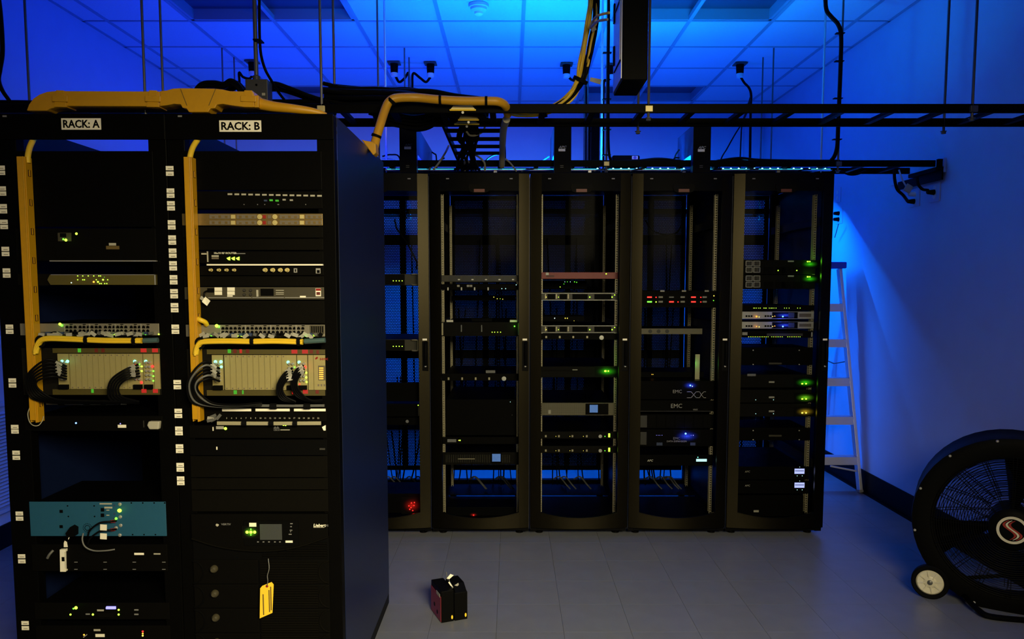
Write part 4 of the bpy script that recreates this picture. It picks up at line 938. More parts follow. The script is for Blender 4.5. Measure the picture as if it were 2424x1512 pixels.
text(rB, 'senc', 757, 852, FY-.006, 8, 'dark_red', name='lettering')
for s in (0, 1):
    q = [(747, 847), (752, 843.5), (754, 845), (749, 848.5)] if s == 0 else [(754, 847), (749, 850.5), (747, 849), (752, 845.5)]
    MB().prism([(P(x, y, FY).x, P(x, y, FY).z) for x, y in q], FY-.0072, FY-.006).build('logo_mark', 'dark_red', rB)
fbox(rB, 'power_grille', 753, 865, 771, 900, FY-.006, 'bezel_beige', .0008)
b = MB()
for i in range(3):
    for j in range(6): p = P(757+i*3.5, 871+j*5, FY-.0068); b.lathe([(.0024, 0), (.0024, .0006)], p, (0, -1, 0), 6)
b.build('grille_lamps', 'led_orange', rB)
point('red_card_glow', P(362, 868, FY-.03), (1, .02, .02), .006); point('red_card_glow', P(722, 870, FY-.03), (1, .02, .02), .006)
point('cyan_card_glow', P(154, 856, FY-.035), (.2, 1, .6), .004); point('cyan_card_glow', P(517, 856, FY-.035), (.2, 1, .6), .004)
for q in ((754, 912), (761, 912), (768, 912)): fbox(rB, 'mark', q[0]-2, q[1]-3, q[0]+2, q[1]+2, FY-.006, 'print_dark', .0006)
# black coax cables of the chassis, each a thing
def coax(n, starts, via, label, grp, m='cable_black'):
    for i in range(n):
        pts = []
        for (px, py, Y, sp) in [starts]+via:
            pts.append(P(px+(i-n/2)*sp[0], py+(i-n/2)*sp[1], Y-.004*i))
        cable('coax_cable', label, 'cable', pts, .0036, m if i % 3 == 1 else 'cable_black', grp, 7)
        if i < 4:
            t = pts[0]*.62+pts[1]*.38; d = (pts[1]-pts[0]); a = math.atan2(d.z, d.x)
            TAGS.append((t+Vector((0, -.008-.002*i, 0)), -a, i))
TAGS = []
coax(6, (158, 885, FY-.016, (0, 6)), [(120, 875, FY-.05, (2, 8)), (84, 890, FY-.065, (3, 5)), (76, 910, FY-.065, (5, 2)), (92, 935, FY-.055, (6, -2)), (130, 948, FY-.045, (2, -1.5)), (200, 951, FY-.035, (0, -1)), (285, 952, FY-.03, (0, -1))], 'black cable looping left out of the rack A card chassis', 'cables looping left in rack A')
coax(5, (330, 880, FY-.016, (1, 7)), [(300, 888, FY-.045, (2, 5)), (277, 905, FY-.05, (5, 3)), (271, 925, FY-.05, (6, 0)), (282, 943, FY-.045, (6, -2)), (330, 952, FY-.035, (0, -1))], 'black cable arcing from the right cards of the rack A chassis', 'cables arcing right in rack A')
coax(6, (520, 890, FY-.016, (0, 6)), [(492, 880, FY-.05, (2, 8)), (466, 895, FY-.065, (3, 5)), (458, 918, FY-.065, (5, 2)), (472, 945, FY-.055, (6, -2)), (505, 958, FY-.045, (2, -1.5)), (560, 960, FY-.035, (0, -1)), (620, 955, FY-.03, (0, -1))], 'cable looping left out of the rack B card chassis', 'cables looping left in rack B', 'cable_grey')
coax(4, (694, 885, FY-.016, (1, 7)), [(676, 895, FY-.045, (3, 4)), (664, 918, FY-.05, (4, 1)), (672, 940, FY-.045, (4, -2)), (700, 951, FY-.035, (0, -1))], 'cable arcing from the left interface card of rack B', 'first arc of cables in rack B')
coax(4, (720, 875, FY-.016, (1, 5)), [(706, 885, FY-.045, (3, 4)), (698, 908, FY-.05, (4, 1)), (708, 932, FY-.045, (4, -2)), (735, 948, FY-.035, (0, -1)), (764, 948, FY-.03, (0, -1.5))], 'cable arcing from the right interface card of rack B', 'second arc of cables in rack B')
tagm = MB().box(-.011, .011, -.0006, .0006, -.007, .007).mesh('cable_tag', 'tag_paper', (0, 0, 0))
for k, (p, a, i) in enumerate(TAGS):
    host = rA if p.x < -1.2 else rB
    part(tagm, 'cable_tag', host, p, rot=(random.uniform(-.3, .3), a+random.uniform(-.3, .3), random.uniform(-.4, .4)))
# grey bundles tied along the racks
def tied_run(label, segs, y, Y, n=3, grp='grey cable runs tied along the racks', m='cable_grey'):
    x0, x1 = segs[0][0], segs[-1][1]
    r = thing('cable_run', label, 'cable bundle', P((x0+x1)/2, y, Y), grp)
    for i in range(n):
        MB().tube([P(x0, y+(i-1)*2.6, Y), P((x0+x1)/2, y+(i-1)*2.6+.6, Y), P(x1, y+(i-1)*2.6, Y)], .0028, 7, 4).build('strand', m, r, smooth=True)
    for (a, b_), (c_, d_) in zip(segs[:-1], segs[1:]):
        p, q = P(b_, y, Y), P(c_, y, Y); MB().tube([p, q], .0105, 10, 0).build('tie', 'black_rubber', r, smooth=True)
tied_run('grey cable run tied below the card chassis of rack A', [(110, 140), (153, 200), (212, 241), (252, 300)], 953, FY-.016)
tied_run('grey cable run tied below the card chassis of rack B', [(600, 640), (655, 720), (735, 768)], 961, FY-.016, 2)
tied_run('beige cable run tied under the numbered patch panel', [(514, 573), (584, 637), (648, 694), (704, 760)], 1001.5, FY-.02, 3, m='cable_beige')
# lower devices of rack A
r = dv('server', 'black unit with a tiny blue light and pale rounded handle in rack A', 'server', CA, 984, 1020, 'panel_black', .5)
led(r, 180, 1001, FY, 'led_blue', .0030); fbox(r, 'sticker', 279, 1005, 299, 1012, FY, 'label_white', .001); led(r, 285, 1002.5, FY, 'led_violet', .0022)
a, b = P(353, 995, FY), P(384, 1014, FY); MB().prism([(a.x+.006, a.z), (b.x, a.z), (b.x-.004, b.z), (a.x+.008, b.z), (a.x, (a.z+b.z)/2)], FY-.02, FY-.0005).build('handle', 'sticker_dim', r, bevel=.004)
fbox(r, 'edge', 340, 995, 342, 1011, FY, 'dark_grey', .004)
r = dv('control_unit', 'teal front panel with sockets and two plugged cables in rack A', 'panel', CA+.0, 1187, 1269, 'teal', .3)
b = MB()
for px, py in ((160, 1197), (223, 1197), (311, 1190), (338, 1190), (365, 1190), (390, 1190), (162, 1222), (224, 1222), (314, 1265), (341, 1265), (368, 1265)): b.lathe([(.0028, 0), (.0028, .0006)], P(px, py, FY), (0, -1, 0), 8)
b.build('holes', 'black_plastic', r)
for py in (1210, 1246): fbox(r, 'slot', 141, py-3.5, 149, py+3.5, FY, 'black_plastic', .001)
for py in (1206, 1219): fbox(r, 'socket', 239, py-4, 247, py+4, FY, 'black_plastic', .002)
fbox(r, 'print_line', 236, 1190.5, 265, 1193.5, FY, 'sticker_dim', .0008); fbox(r, 'print_block', 247, 1199, 266, 1203, FY, 'sticker_dim', .0008)
for py in (1207, 1219): fbox(r, 'print_mark', 252, py-1, 259, py+1, FY, 'sticker_dim', .0008)
for px, py in ((271, 1196), (271, 1216), (271, 1226), (272, 1238), (272, 1246)): fbox(r, 'blue_mark', px-2, py-2, px+2, py+2, FY, 'blue_jack', .0008)
led(r, 283, 1208, FY, 'led_lime', .0070, sx=1.1); led(r, 275, 1227, FY, 'led_green', .0048)
point('teal_panel_glow', P(281, 1210, FY-.02), (.2, 1, .05), .005)
for px, py in ((284, 1193), (285, 1223), (286, 1243), (275, 1249), (284, 1266)): part(SCREW, 'screw', r, P(px, py, FY), (1.5, 1.5, 1.5))
MB().prism([(P(x, y, FY).x, P(x, y, FY).z) for x, y in ((166, 1256), (177, 1241), (186, 1246), (186, 1263), (170, 1265))], FY-.03, FY-.0005).build('power_plug', 'black_plastic', r)
b = MB(); p = P(207, 1249, FY)
for t in range(16): a = t*math.pi/8; b.lathe([(.0016, 0), (.0016, .0006)], p+Vector((.015*math.cos(a), 0, .015*math.sin(a))), (0, -1, 0), 6); b.lathe([(.0016, 0), (.0016, .0006)], p+Vector((.009*math.cos(a), 0, .009*math.sin(a))), (0, -1, 0), 6)
b.build('speaker_holes', 'black_plastic', r)
for y_, lb in ((1234, 'upper short black lead plugged into the teal panel'), (1254, 'lower short black lead plugged into the teal panel')):
    q = thing('lead', lb, 'cable', P(275, y_, FY), 'leads on the teal panel')
    MB().tube(pp([(276, y_-2, FY-.004), (262, y_, FY-.02), (240, y_+2, FY-.03), (225, y_+10, FY-.034), (212, y_+22, FY-.034), (208, y_+34, FY-.03)]), .0032, 7).build('wire', 'cable_black', q, smooth=True)
    MB().tube(pp([(272, y_-1, FY-.006), (262, y_, FY-.018)]), .005, 8, 0).build('boot', 'dark_red', q, smooth=True)
    p = P(245, y_+14 if y_ < 1240 else y_+15, FY-.034); MB().obox(p, (.023, .0016, .021), Matrix.Rotation(.06, 3, 'Y')).build('tag', 'label_white', q)
cable('grey_cable', 'grey cable curving below the teal panel', 'cable', pp([(197, 1262, FY-.02), (195, 1278, FY-.03), (202, 1294, FY-.035), (222, 1303, FY-.03), (250, 1303, FY-.02), (272, 1300, FY-.006)]), .0028, 'cable_grey')
q = thing('white_tag', 'white tag hanging on a cord below the power plug', 'tag', P(160, 1290, FY-.02))
MB().tube(pp([(157, 1262, FY-.012), (162, 1261, FY-.02), (165, 1266, FY-.02), (162, 1276, FY-.02)]), .0014, 6).build('cord', 'label_white', q, smooth=True)
MB().prism([(P(x, y, FY).x, P(x, y, FY).z) for x, y in ((161, 1275), (166, 1278), (168, 1290), (159, 1290), (159, 1280))], FY-.021, FY-.0195).build('tag', 'label_white', q)
r = dv('equipment_drawer', 'black drawer with faint tick marks and a beige side bracket in rack A', 'drawer', CA, 1288, 1352, 'panel_black', .5)  # drawer mounted in the rack
MB().prism([(P(x, y, FY).x, P(x, y, FY).z) for x, y in ((146, 1298), (160, 1297), (160, 1303), (157, 1304), (158, 1346), (161, 1346), (160, 1350), (147, 1350))], FY-.012, FY-.0005).build('bracket', 'label_white', r)
fbox(r, 'bracket_notch', 146, 1318, 153, 1328, FY-.012, 'black_plastic', .001)
fbox(r, 'sticker', 318, 1308, 341, 1313, FY, 'label_white', .001); fbox(r, 'sticker', 364, 1309, 380, 1312, FY, 'sticker_dim', .001)
for py in (1330, 1347):
    for px in (180, 249, 318, 388): fbox(r, 'tick', px-4, py-.7, px+4, py+.7, FY, 'grey_plastic', .001)
fbox(r, 'edge_line', 180, 1349, 376, 1350, FY, 'charcoal', .002)
cable('cable_stub', 'short grey cable end beside the black drawer of rack A', 'cable', pp([(112, 1321, FY-.02), (117, 1312, FY-.02), (126, 1302, FY-.012)]), .0045, 'cable_grey')
r = dv('server', 'black unit with green dots and a violet light bar low in rack A', 'server', CA, 1426, 1466, 'panel_black', .5)
for px, py, s in ((180, 1438, .0058), (174, 1440, .003), (167, 1454, .0034), (220, 1454, .0038), (281, 1443, .0036), (281, 1454, .0036)): led(r, px, py, FY, 'led_lime' if s > .003 else 'led_green', s)
MB().tube([P(252, 1438, FY-.002), P(274, 1438, FY-.002)], .0052, 10, 0).build('light_bar', 'led_violet', r, smooth=True)
fbox(r, 'sticker', 230, 1442, 246, 1446, FY, 'sticker_dim', .001); fbox(r, 'port_tray', 232, 1450, 270, 1460, FY, 'charcoal', .002)
for px, py in ((323, 1443), (323, 1453.5), (261, 1453), (208, 1453)): fbox(r, 'mark', px-5, py-1.6, px+5, py+1.6, FY, 'grey_plastic', .001)
point('green_unit_glow', P(180, 1438, FY-.02), (.1, 1, .02), .003)
r = dv('server', 'black unit with a red and amber light column at the bottom of rack A', 'server', CA, 1480, 1520, 'panel_black', .5)
fbox(r, 'sticker', 222, 1488.5, 238, 1493, FY, 'sticker_dim', .001); fbox(r, 'sticker', 226, 1500, 248, 1507, FY, 'label_white', .001)
led(r, 199, 1502, FY, 'led_orange', .0030); led(r, 338, 1494, FY, 'led_red', .0034); led(r, 338, 1499, FY, 'led_orange', .0030); led(r, 338, 1504, FY, 'led_yellow', .0032)
MB().prism([(P(x, y, FY).x, P(x, y, FY).z) for x, y in ((198, 1506), (206, 1500), (207, 1502), (199, 1508))], FY-.004, FY-.0005).build('tab', 'tag_paper', r)
# ---------------------------------------------------------------- rack B
r = dv('patch_bay', 'black patch panel with a dashed white label row in rack B', 'patch panel', CB, 452, 494, 'panel_black', .05)
for i in range(14): fbox(r, 'port_label', 539+i*16.3, 457.5+i*.3, 550+i*16.3, 461.5+i*.3, FY, 'sticker_dim', .001)
for px, py, mm in ((642, 474, 'green_dim_emit'), (656, 475, 'green_dim_emit'), (673, 473, 'tag_paper'), (690, 474, 'tag_paper'), (629, 475, 'blue_jack')): fbox(r, 'jack', px-3, py-2, px+4, py+2, FY, mm, .006)
for px in (578, 610, 627, 658, 660, 724): fbox(r, 'jack', px-1, 483, px+1, 485, FY, 'grey_plastic', .002)
r = dv('patch_bay', 'gold two row connector panel in rack B', 'patch panel', CB, 505, 534, 'gold', .08)
for row in (506.5, 520.5):
    for a, b_ in ((496, 545), (560, 608), (662, 708), (723, 763)):
        fbox(r, 'inset', a, row+1.5, b_, row+11, FY, 'print_dark', .002)
        for t in range(3): fbox(r, 'pin', a+6+t*(b_-a)/3.2, row+4+random.uniform(-1, 2), a+12+t*(b_-a)/3.2, row+9, FY-.002, 'gold', .001)
    for px in (552, 715): fbox(r, 'block', px-5, row+2, px+5, row+11, FY, 'label_white' if False else 'clip_zinc', .003)
    for px in (615, 651): MB().lathe([(.0085, 0), (.0085, .002), (.005, .002), (.004, .003)], P(px, row+6.5, FY), (0, -1, 0), 14).build('ring', 'clip_zinc', r)
    for px in (626, 638): fbox(r, 'block', px-4, row+2.5, px+4, row+10.5, FY, 'dark_red' if px < 630 else 'print_dark', .002)
for y0, y1, lb in ((536, 563, 'upper of two blanking panels below the gold connector panel'), (564, 592, 'lower of two blanking panels below the gold connector panel'), (653, 678, 'blanking panel under the row of round connectors'), (711, 766, 'tall blanking panel above the port switch of rack B'), (1079, 1130, 'blanking panel below the dark shelf of rack B'), (1131, 1159, 'narrow blanking panel above the battery unit stack'), (1160, 1211, 'blanking panel directly above the battery unit')):
    dv('rack_blank', lb, 'panel', CB, y0, y1, 'charcoal', .012, group='charcoal blanking panels of rack B')
r = dv('signal_router', 'black router with three green triangles and small white text', 'router', CB, 594, 623, 'panel_black', .4)
fbox(r, 'end_bar', 491, 595, 494, 620, FY, 'sticker_dim', .006); fbox(r, 'end_tab', 478, 599, 490, 602.5, FY, 'sticker_dim', .006)
text(r, '10x10 RF ROUTER', 506, 601, FY, 4.5, 'label_white', sx=1.1)
fbox(r, 'print_line', 554, 599, 581, 601, FY, 'grey_plastic', .0008); fbox(r, 'sticker', 501, 604, 518, 608, FY, 'sticker_dim', .001); fbox(r, 'sticker', 501, 609.5, 518, 613, FY, 'print_dark', .001)
for px in (537, 548, 559): MB().prism([(P(x, y, FY).x, P(x, y, FY).z) for x, y in ((px, 611), (px+8, 607.5), (px+8, 616), (px+4, 615))], FY-.003, FY-.0003).build('triangle_light', 'led_lime', r)
r = dv('connector_unit', 'black unit with round metal connectors and a pale top lip', 'connector panel', CB, 629, 652, 'panel_black', .3)
MB().box(P(493, 627, FY).x, P(766, 627, FY).x, FY-.014, FY-.0005, zz(628.6), zz(625)).build('lip', 'label_white', r)
for px in (501, 520, 538, 556, 629, 647, 665, 681):
    p = P(px, 639, FY); k = 1.0 if px > 600 else .75
    MB().lathe([(.0072*k, 0), (.0072*k, .004), (.005*k, .004), (.005*k, .016), (.0056*k, .017)], p, (0, -1, 0), 12).build('connector', 'clip_zinc', r, smooth=True)
fbox(r, 'usb_port', 696, 635, 704, 645, FY, 'silver', .004); fbox(r, 'port', 698, 637, 701, 643, FY-.004, 'black_plastic', .0006); fbox(r, 'network_port', 748, 635, 759, 647, FY, 'silver', .003); fbox(r, 'port', 750, 639, 757, 646, FY-.003, 'black_plastic', .0006)
r = dv('monitor_unit', 'grey unit with paired white labels and a red warning label in rack B', 'unit', CB, 679, 709, 'olive_grey', .45)
for px in (508, 538): 
    for py in (681, 690.5): fbox(r, 'sticker', px, py-1, px+18, py+7.5, FY, 'label_white', .001)
fbox(r, 'sticker', 538, 699, 551, 702, FY, 'label_white', .001); fbox(r, 'text_block', 491, 682, 507, 692, FY, 'black_plastic', .002)
for px in (579, 594):
    for py in (687, 697): MB().lathe([(.0052, 0), (.0052, .004), (.004, .006)], P(px, py, FY), (0, -1, 0), 10).build('knob', 'dark_grey', r, smooth=True)
fbox(r, 'slider', 607, 686, 612, 702, FY, 'sticker_dim', .002); fbox(r, 'screen', 617, 683, 648, 700, FY, 'black_plastic', .002)
for py in (687, 692, 696): fbox(r, 'print_line', 653, py-.8, 672, py+.8, FY, 'sticker_dim', .0008)
fbox(r, 'warning_label', 747, 682, 760, 701, FY, 'label_white', .001); fbox(r, 'warning_header', 747.5, 682.5, 759.5, 688, FY-.001, 'dark_red', .0005); fbox(r, 'warning_print', 749, 691, 758, 698, FY-.001, 'red_print_reflection', .0004)
for a, b_ in ((494, 596), (598, 673), (675, 768)): fbox(r, 'lower_edge', a, 703.5, b_, 705, FY, 'silver', .004)
fbox(r, 'sticker', 710, 700, 724, 704, FY-.004, 'label_white', .001)
q = thing('white_tag', 'pair of white flag tags at the left of the grey unit', 'tag', P(485, 712, FY-.03))
for pts in (((486, 702), (498, 712), (490, 724), (478, 714)), ((476, 700), (484, 704), (482, 714), (473, 707))):
    MB().quad(*[P(x, y, FY-.03-.004*(x < 480)) for x, y in pts]).build('tag', 'label_white' if pts[0][0] > 480 else 'tag_paper', q)
MB().tube(pp([(492, 688, FY-.004), (484, 692, FY-.03), (483, 704, FY-.032)]), .003, 6).build('wire', 'cable_black', q, smooth=True)
r = dv('patch_bay', 'numbered patch panel with a white label strip in rack B', 'patch panel', CB, 964, 998, 'panel_black', .05)
for a, b_ in ((526, 595), (605, 686), (696, 771)): fbox(r, 'label_strip', a, 967, b_, 973, FY, 'label_white', .0015)
for i in range(20): text(r, str(3+i), 537+i*11.4, 991, FY, 3.6, 'sticker_dim', name='number', align='CENTER')
q = thing('cable_clump', 'clump of grey plugs at the left end of the numbered patch panel', 'cables', P(505, 990, FY-.02))
for i in range(6): a = P(495+random.uniform(0, 28), 984+random.uniform(0, 12), FY-.015-.004*i); MB().obox(a, (.022, .004, .010), Matrix.Rotation(random.uniform(-.9, .9), 3, 'Y')).build('tag', random.choice(('tag_paper', 'cable_grey')), q)
r = dv('network_router', 'black router with yellow lights and a small bar logo in rack B', 'router', CB, 1006, 1037, 'panel_black', .4)
led(r, 534, 1014, FY, 'led_lime', .0052); led(r, 671, 1005.8, FY-.002, 'led_lime', .0028); led(r, 676, 1005.8, FY-.002, 'led_lime', .0032)
for i, h in enumerate((2, 4, 6, 4, 2, 4, 6, 4, 2)): fbox(r, 'logo_bar', 648+i*1.5, 1014-h, 648.8+i*1.5, 1014, FY, 'grey_plastic', .0008)
text(r, 'CISCO', 648, 1019, FY, 4, 'grey_plastic', sx=.9); fbox(r, 'print_line', 664, 1016.2, 686, 1018, FY, 'sticker_dim', .0008)
fbox(r, 'flag', 504, 1010, 506, 1019, FY, 'label_white', .004); fbox(r, 'sticker', 512, 1008, 530, 1015, FY, 'tag_paper', .003)
MB().prism([(P(x, y, FY).x, P(x, y, FY).z) for x, y in ((763, 1010), (770, 1006), (771.5, 1006), (771.5, 1018), (767, 1018))], FY-.006, FY-.0005).build('tag', 'label_white', r)
r = dv('slide_out_shelf', 'dark pull out shelf with a tiny white mark in rack B', 'shelf', CB, 1040, 1078, 'black_plastic', .5)
fbox(r, 'mark', 512, 1057, 515, 1064, FY, 'label_white', .001); fbox(r, 'pull', 757, 1060, 770, 1064, FY, 'dark_grey', .004); fbox(r, 'edge_line', 500, 1045, 768, 1046, FY, 'charcoal', .001)
# battery unit at the bottom
UY = FY
z1, z0 = zz(1213), .06
r = thing('ups_unit', 'tall black battery unit with a grey screen and louvred modules in rack B', 'UPS', (CB, UY+.3, z0))
MB().box(CB-.225, CB+.225, UY+.0045, UY+.6, z0, z1-.001).build('chassis', 'black_metal', r)
def qz(px, py): p = P(px, py, UY); return (p.x, p.z)
arc = [(CB-.2413, qz(600, 1272)[1]), (CB-.16, qz(600, 1289)[1]), (CB-.07, qz(600, 1299)[1]), (CB+.03, qz(600, 1301)[1]), (CB+.13, qz(600, 1292)[1]), (CB+.2413, qz(600, 1268)[1])]
MB().prism([(CB-.2413, z1-.001), (CB+.2413, z1-.001)]+arc[::-1], UY-.012, UY+.004).build('control_fascia', 'panel_black', r, bevel=.002)
MB().tube([(x, UY-.012, z) for x, z in arc], .0030, 7, 5).build('fascia_edge', 'charcoal', r, smooth=True)
MB().box(CB-.2413, CB+.2413, UY-.001, UY+.004, z0+.001, arc[0][1]+.02).build('faceplate', 'black_plastic', r)
UF = UY-.012
pn = fbox(r, 'control_panel', 577, 1232, 708, 1290, UF, 'black_plastic', .003)
fbox(r, 'screen', 615, 1240, 668, 1277, UF-.003, 'screen_grey', .0015); fbox(r, 'sticker', 590, 1237, 607, 1246, UF-.003, 'label_white', .001)
glow(r, 594, 1259, 44, 30, UF-.003, 'glow_lime')
for px in (585, 594, 603): led(r, px, 1259, UF-.003, 'led_lime', .0056)
for py in (1252, 1265.5): led(r, 594, py, UF-.003, 'led_green', .0026)
point('ups_lamp_glow', P(594, 1259, UF-.028), (.35, 1, .03), .008)
for px in (611, 624, 637, 651, 663): fbox(r, 'button', px-2, 1281, px+2, 1283, UF-.003, 'grey_plastic', .002)
for px, py, w_ in ((690, 1239, 3), (689, 1246, 2), (689, 1254.5, 3), (688, 1258, 1), (687, 1264, 3.5)): fbox(r, 'icon', px-w_, py-1, px+w_, py+1, UF-.003, 'grey_plastic', .0008)
fbox(r, 'sticker', 676, 1279, 693, 1284, UF-.003, 'label_white', .001)
MB().prism([qz(x, y) for x, y in ((514, 1238), (516, 1236.5), (521, 1238), (521, 1241), (517.5, 1243.5), (514, 1241))], UF-.0012, UF).build('logo_mark', 'sticker_dim', r)
text(r, 'VERTIV', 524, 1242.5, UF, 4.6, 'grey_plastic', sx=1.1); text(r, 'Liebert', 742, 1246, UF, 7, 'label_white', bold=.02, sx=1.0, shear=.15); text(r, 'APS', 768, 1245.5, UF, 4.5, 'grey_plastic', sx=.9); fbox(r, 'print_line', 742, 1247.6, 768, 1248.6, UF, 'sticker_dim', .0008)
edges = [1304, 1322, 1380, 1437, 1495, 1545]
for i in range(len(edges)-1):
    ya, yb2 = edges[i]+1, edges[i+1]-1
    for side in (-1, 1):
        xa_, xb_ = (CB-.2413, CB-.012) if side < 0 else (CB-.008, CB+.2413)
        zt_, zb_ = zz(ya)-.0, max(zz(yb2), z0+.002)
        if i == 0: 
            if side > 0:
                for t in range(8):
                    yy_ = 1276+t*5.6; u0 = max(CB+.03, CB+.2413-(t+1)*.030)
                    if yy_ > 1276: MB().box(u0 if t < 6 else CB+.005, CB+.235, UY-.006, UY-.001, zz(yy_+3.2), zz(yy_)).build('louvre', 'panel_black', r)
            continue
        m_ = MB().box(xa_, xb_, UY-.006, UY-.001, zb_, zt_).build('module', 'panel_black', r, bevel=.002)
        n = int((zt_-zb_)/.0088)
        if side > 0:
            for t in range(n): MB().box(xa_+.006, xb_-.040, UY-.0105, UY-.006, zb_+.003+t*.0088, zb_+.0075+t*.0088).build('louvre', 'charcoal', r)
        # scallop grips
        zc2 = (zt_+zb_)/2; ex = xb_ if side > 0 else xa_
        pts = [(ex-side*.036*math.cos(t)*(1 if True else 0)+0, zc2+(zt_-zb_)*.46*math.sin(t)) for t in [-math.pi/2+math.pi*j/8 for j in range(9)]]
        MB().tube([(x, UY-.008, z) for x, z in pts], .0026, 6, 2).build('grip_edge', 'charcoal' if side > 0 else 'black_plastic', r, smooth=True)
        if side < 0:
            p = P(507 + i*2, edges[i]+22, UY); MB().lathe([(.0135, 0), (.0125, .012), (.007, .018)], (p.x, UY-.006, p.z), (0, -1, 0), 14).build('latch_knob', 'olive_grey', r, smooth=True)
q = thing('yellow_tag', 'yellow card tag hanging from the battery unit', 'tag', P(632, 1420, UY-.03))
MB().prism([(P(x, y, UY-.03).x, P(x, y, UY-.03).z) for x, y in ((616, 1392), (621, 1386), (643, 1377), (648, 1383), (645, 1450), (615, 1463))], UY-.031, UY-.0298).build('card', 'tag_yellow', q)
MB().lathe([(.0048, 0), (.0048, .0008)], P(632, 1387, UY-.0312), (0, -1, 0), 12).build('eyelet', 'dark_red', q)
MB().tube(pp([(635, 1322, UY-.012), (637, 1345, UY-.024), (633, 1362, UY-.03), (634, 1375, UY-.033), (632, 1387, UY-.033)]), .0016, 6).build('string', 'cable_grey', q, smooth=True)
for px, lines in ((624, (1406, 1455)), (638, (1396, 1448)), (642, (1388, 1444))):
    a, b_ = P(px-2.5, lines[0], UY-.031), P(px+1.5, lines[1], UY-.031); MB().box(a.x, b_.x, UY-.0316, UY-.031, a.z, b_.z).build('print_line', 'gold', q)

# ================================================================ yellow fibre channels and ducts
def channel(label, pxl, pxm, ytop, ybot, slots, pxs):
    yf, yb3 = RY-.046, RY-.006
    xa_, xb_ = P(pxl, 690, yf).x, P(pxm, 690, yf).x
    zt_, zb_ = P(pxl, ytop, yf).z, P(pxl, ybot, yf).z
    r = thing('fibre_channel', label, 'cable duct', ((xa_+xb_)/2, yb3, zb_), 'vertical yellow fibre channels')
    b = MB().box(xa_, xb_-.007, yf, yf+.003, zb_+.008, zt_).box(xa_, xa_+.003, yf+.003, yb3, zb_, zt_).box(xb_-.003, xb_, yf+.002, yb3, zb_, zt_).box(xa_+.003, xb_-.003, yb3-.003, yb3, zb_+.01, zt_)
    b.build('channel_body', 'yellow', r, bevel=.001)
    MB().box(xb_-.0065, xb_-.003, yf-.003, yf+.004, zb_, zt_).build('cover_lip', 'yellow', r, bevel=.001)
    me = MB().box(0, .0012, -.0075, .0075, -.011, .011).mesh('slot', 'yellow_slot', (0, 0, 0))
    me2 = MB().box(0, .0025, -.0015, .0015, -.010, .010).mesh('finger', 'yellow', (0, 0, 0))
    for y in slots:
        z = P(pxm, y, yf).z; part(me, 'slot', r, (xb_, (yf+yb3)/2+.002, z)); part(me2, 'finger', r, (xb_+.0012, (yf+yb3)/2, z))
    return xa_, xb_, zt_, yf
channel('vertical yellow fibre channel on rack A', 55, 74, 370, 1000, (408, 478, 547, 616, 685, 753, 957), 70)
channel('vertical yellow fibre channel on rack B', 445, 463, 371, 998, (411, 479, 548, 619, 688, 750, 957), 457)
YC = RY-.025
cable('yellow_cable', 'yellow cable entering the top of the rack A channel', 'cable', pp([(66, 385, YC), (66, 370, YC), (70, 350, YC+.015), (78, 332, YC+.035), (86, 320, YC+.06)]), .0095, 'yellow_cable', seg=12)
cable('yellow_cable', 'yellow cable entering the top of the rack B channel', 'cable', pp([(449, 388, YC), (450, 371, YC), (456, 350, YC+.015), (467, 332, YC+.035), (478, 320, YC+.06)]), .0095, 'yellow_cable', seg=12)
cable('yellow_cable', 'stubby yellow cable leaving the rack B channel above the switch', 'cable', pp([(462, 752, YC), (474, 757, YC-.01), (485, 762, YC+.0), (489, 768, YC+.014)]), .0085, 'yellow_cable', seg=12)
cable('wire_loop', 'thin tan wire loop under the rack A channel', 'wire', pp([(70, 965, YC-.014), (66, 980, YC-.018), (70, 998, YC-.018), (80, 1007, YC-.018), (92, 1006, YC-.01), (101, 994, YC), (103, 985, YC+.006)]), .0016, 'cable_beige')
# overhead duct on the headers
DY0, DY1 = 2.682, 2.738; DYm = (DY0+DY1)/2
def dz(px, py): p = P(px, py, DYm); return (p.x, p.z)
r = thing('yellow_fibre_duct', 'long yellow fibre duct with elbow and tee lying over the racks', 'cable duct', P(300, 258, DYm))
elb = [(75, 266), (80, 252), (90, 238), (105, 228), (122, 222), (150, 219), (150, 258), (140, 259), (128, 262), (122, 266)]
MB().prism([dz(*q) for q in elb], DY0, DY1).build('elbow', 'yellow', r, bevel=.002)
MB().prism([dz(*q) for q in ((151, 220), (387, 221), (387, 256), (151, 255))], DY0, DY1).build('straight', 'yellow', r, bevel=.002)
tee = [(388, 221), (405, 219), (418, 215), (435, 214), (515, 215), (535, 217), (552, 221), (606, 222), (609, 230), (609, 258), (585, 258), (560, 255), (535, 251), (521, 253), (517, 261), (506, 262), (501, 270), (456, 270), (451, 262), (441, 260), (437, 252), (420, 251), (405, 254), (388, 256)]
MB().prism([dz(*q) for q in tee], DY0-.004, DY1+.004).build('tee', 'yellow', r, bevel=.002)
for a, b_ in ((437, 452), (519, 503)): MB().bar(Vector((*dz(a, 216)[:1], DY0-.0045, dz(a, 216)[1])), Vector((dz(b_, 255)[0], DY0-.0045, dz(b_, 255)[1])), .002, .002).build('seam', 'gold', r)
for a in (140, 357, 580): 
    MB().prism([dz(*q) for q in ((a-2, 232), (a+34, 233), (a+34, 247), (a-2, 246))], DY0-.009, DY0-.0042).build('coupler_latch', 'yellow', r, bevel=.0015)
    MB().prism([dz(*q) for q in ((a+6, 219), (a+24, 219.5), (a+30, 258.5), (a, 258))], DY0-.0045, DY1+.001).build('coupler', 'yellow', r, bevel=.001)
MB().prism([dz(*q) for q in ((610, 231), (619, 231), (619, 259), (610, 259))], DY0-.004, DY1+.004).build('end_collar', 'yellow', r, bevel=.001)
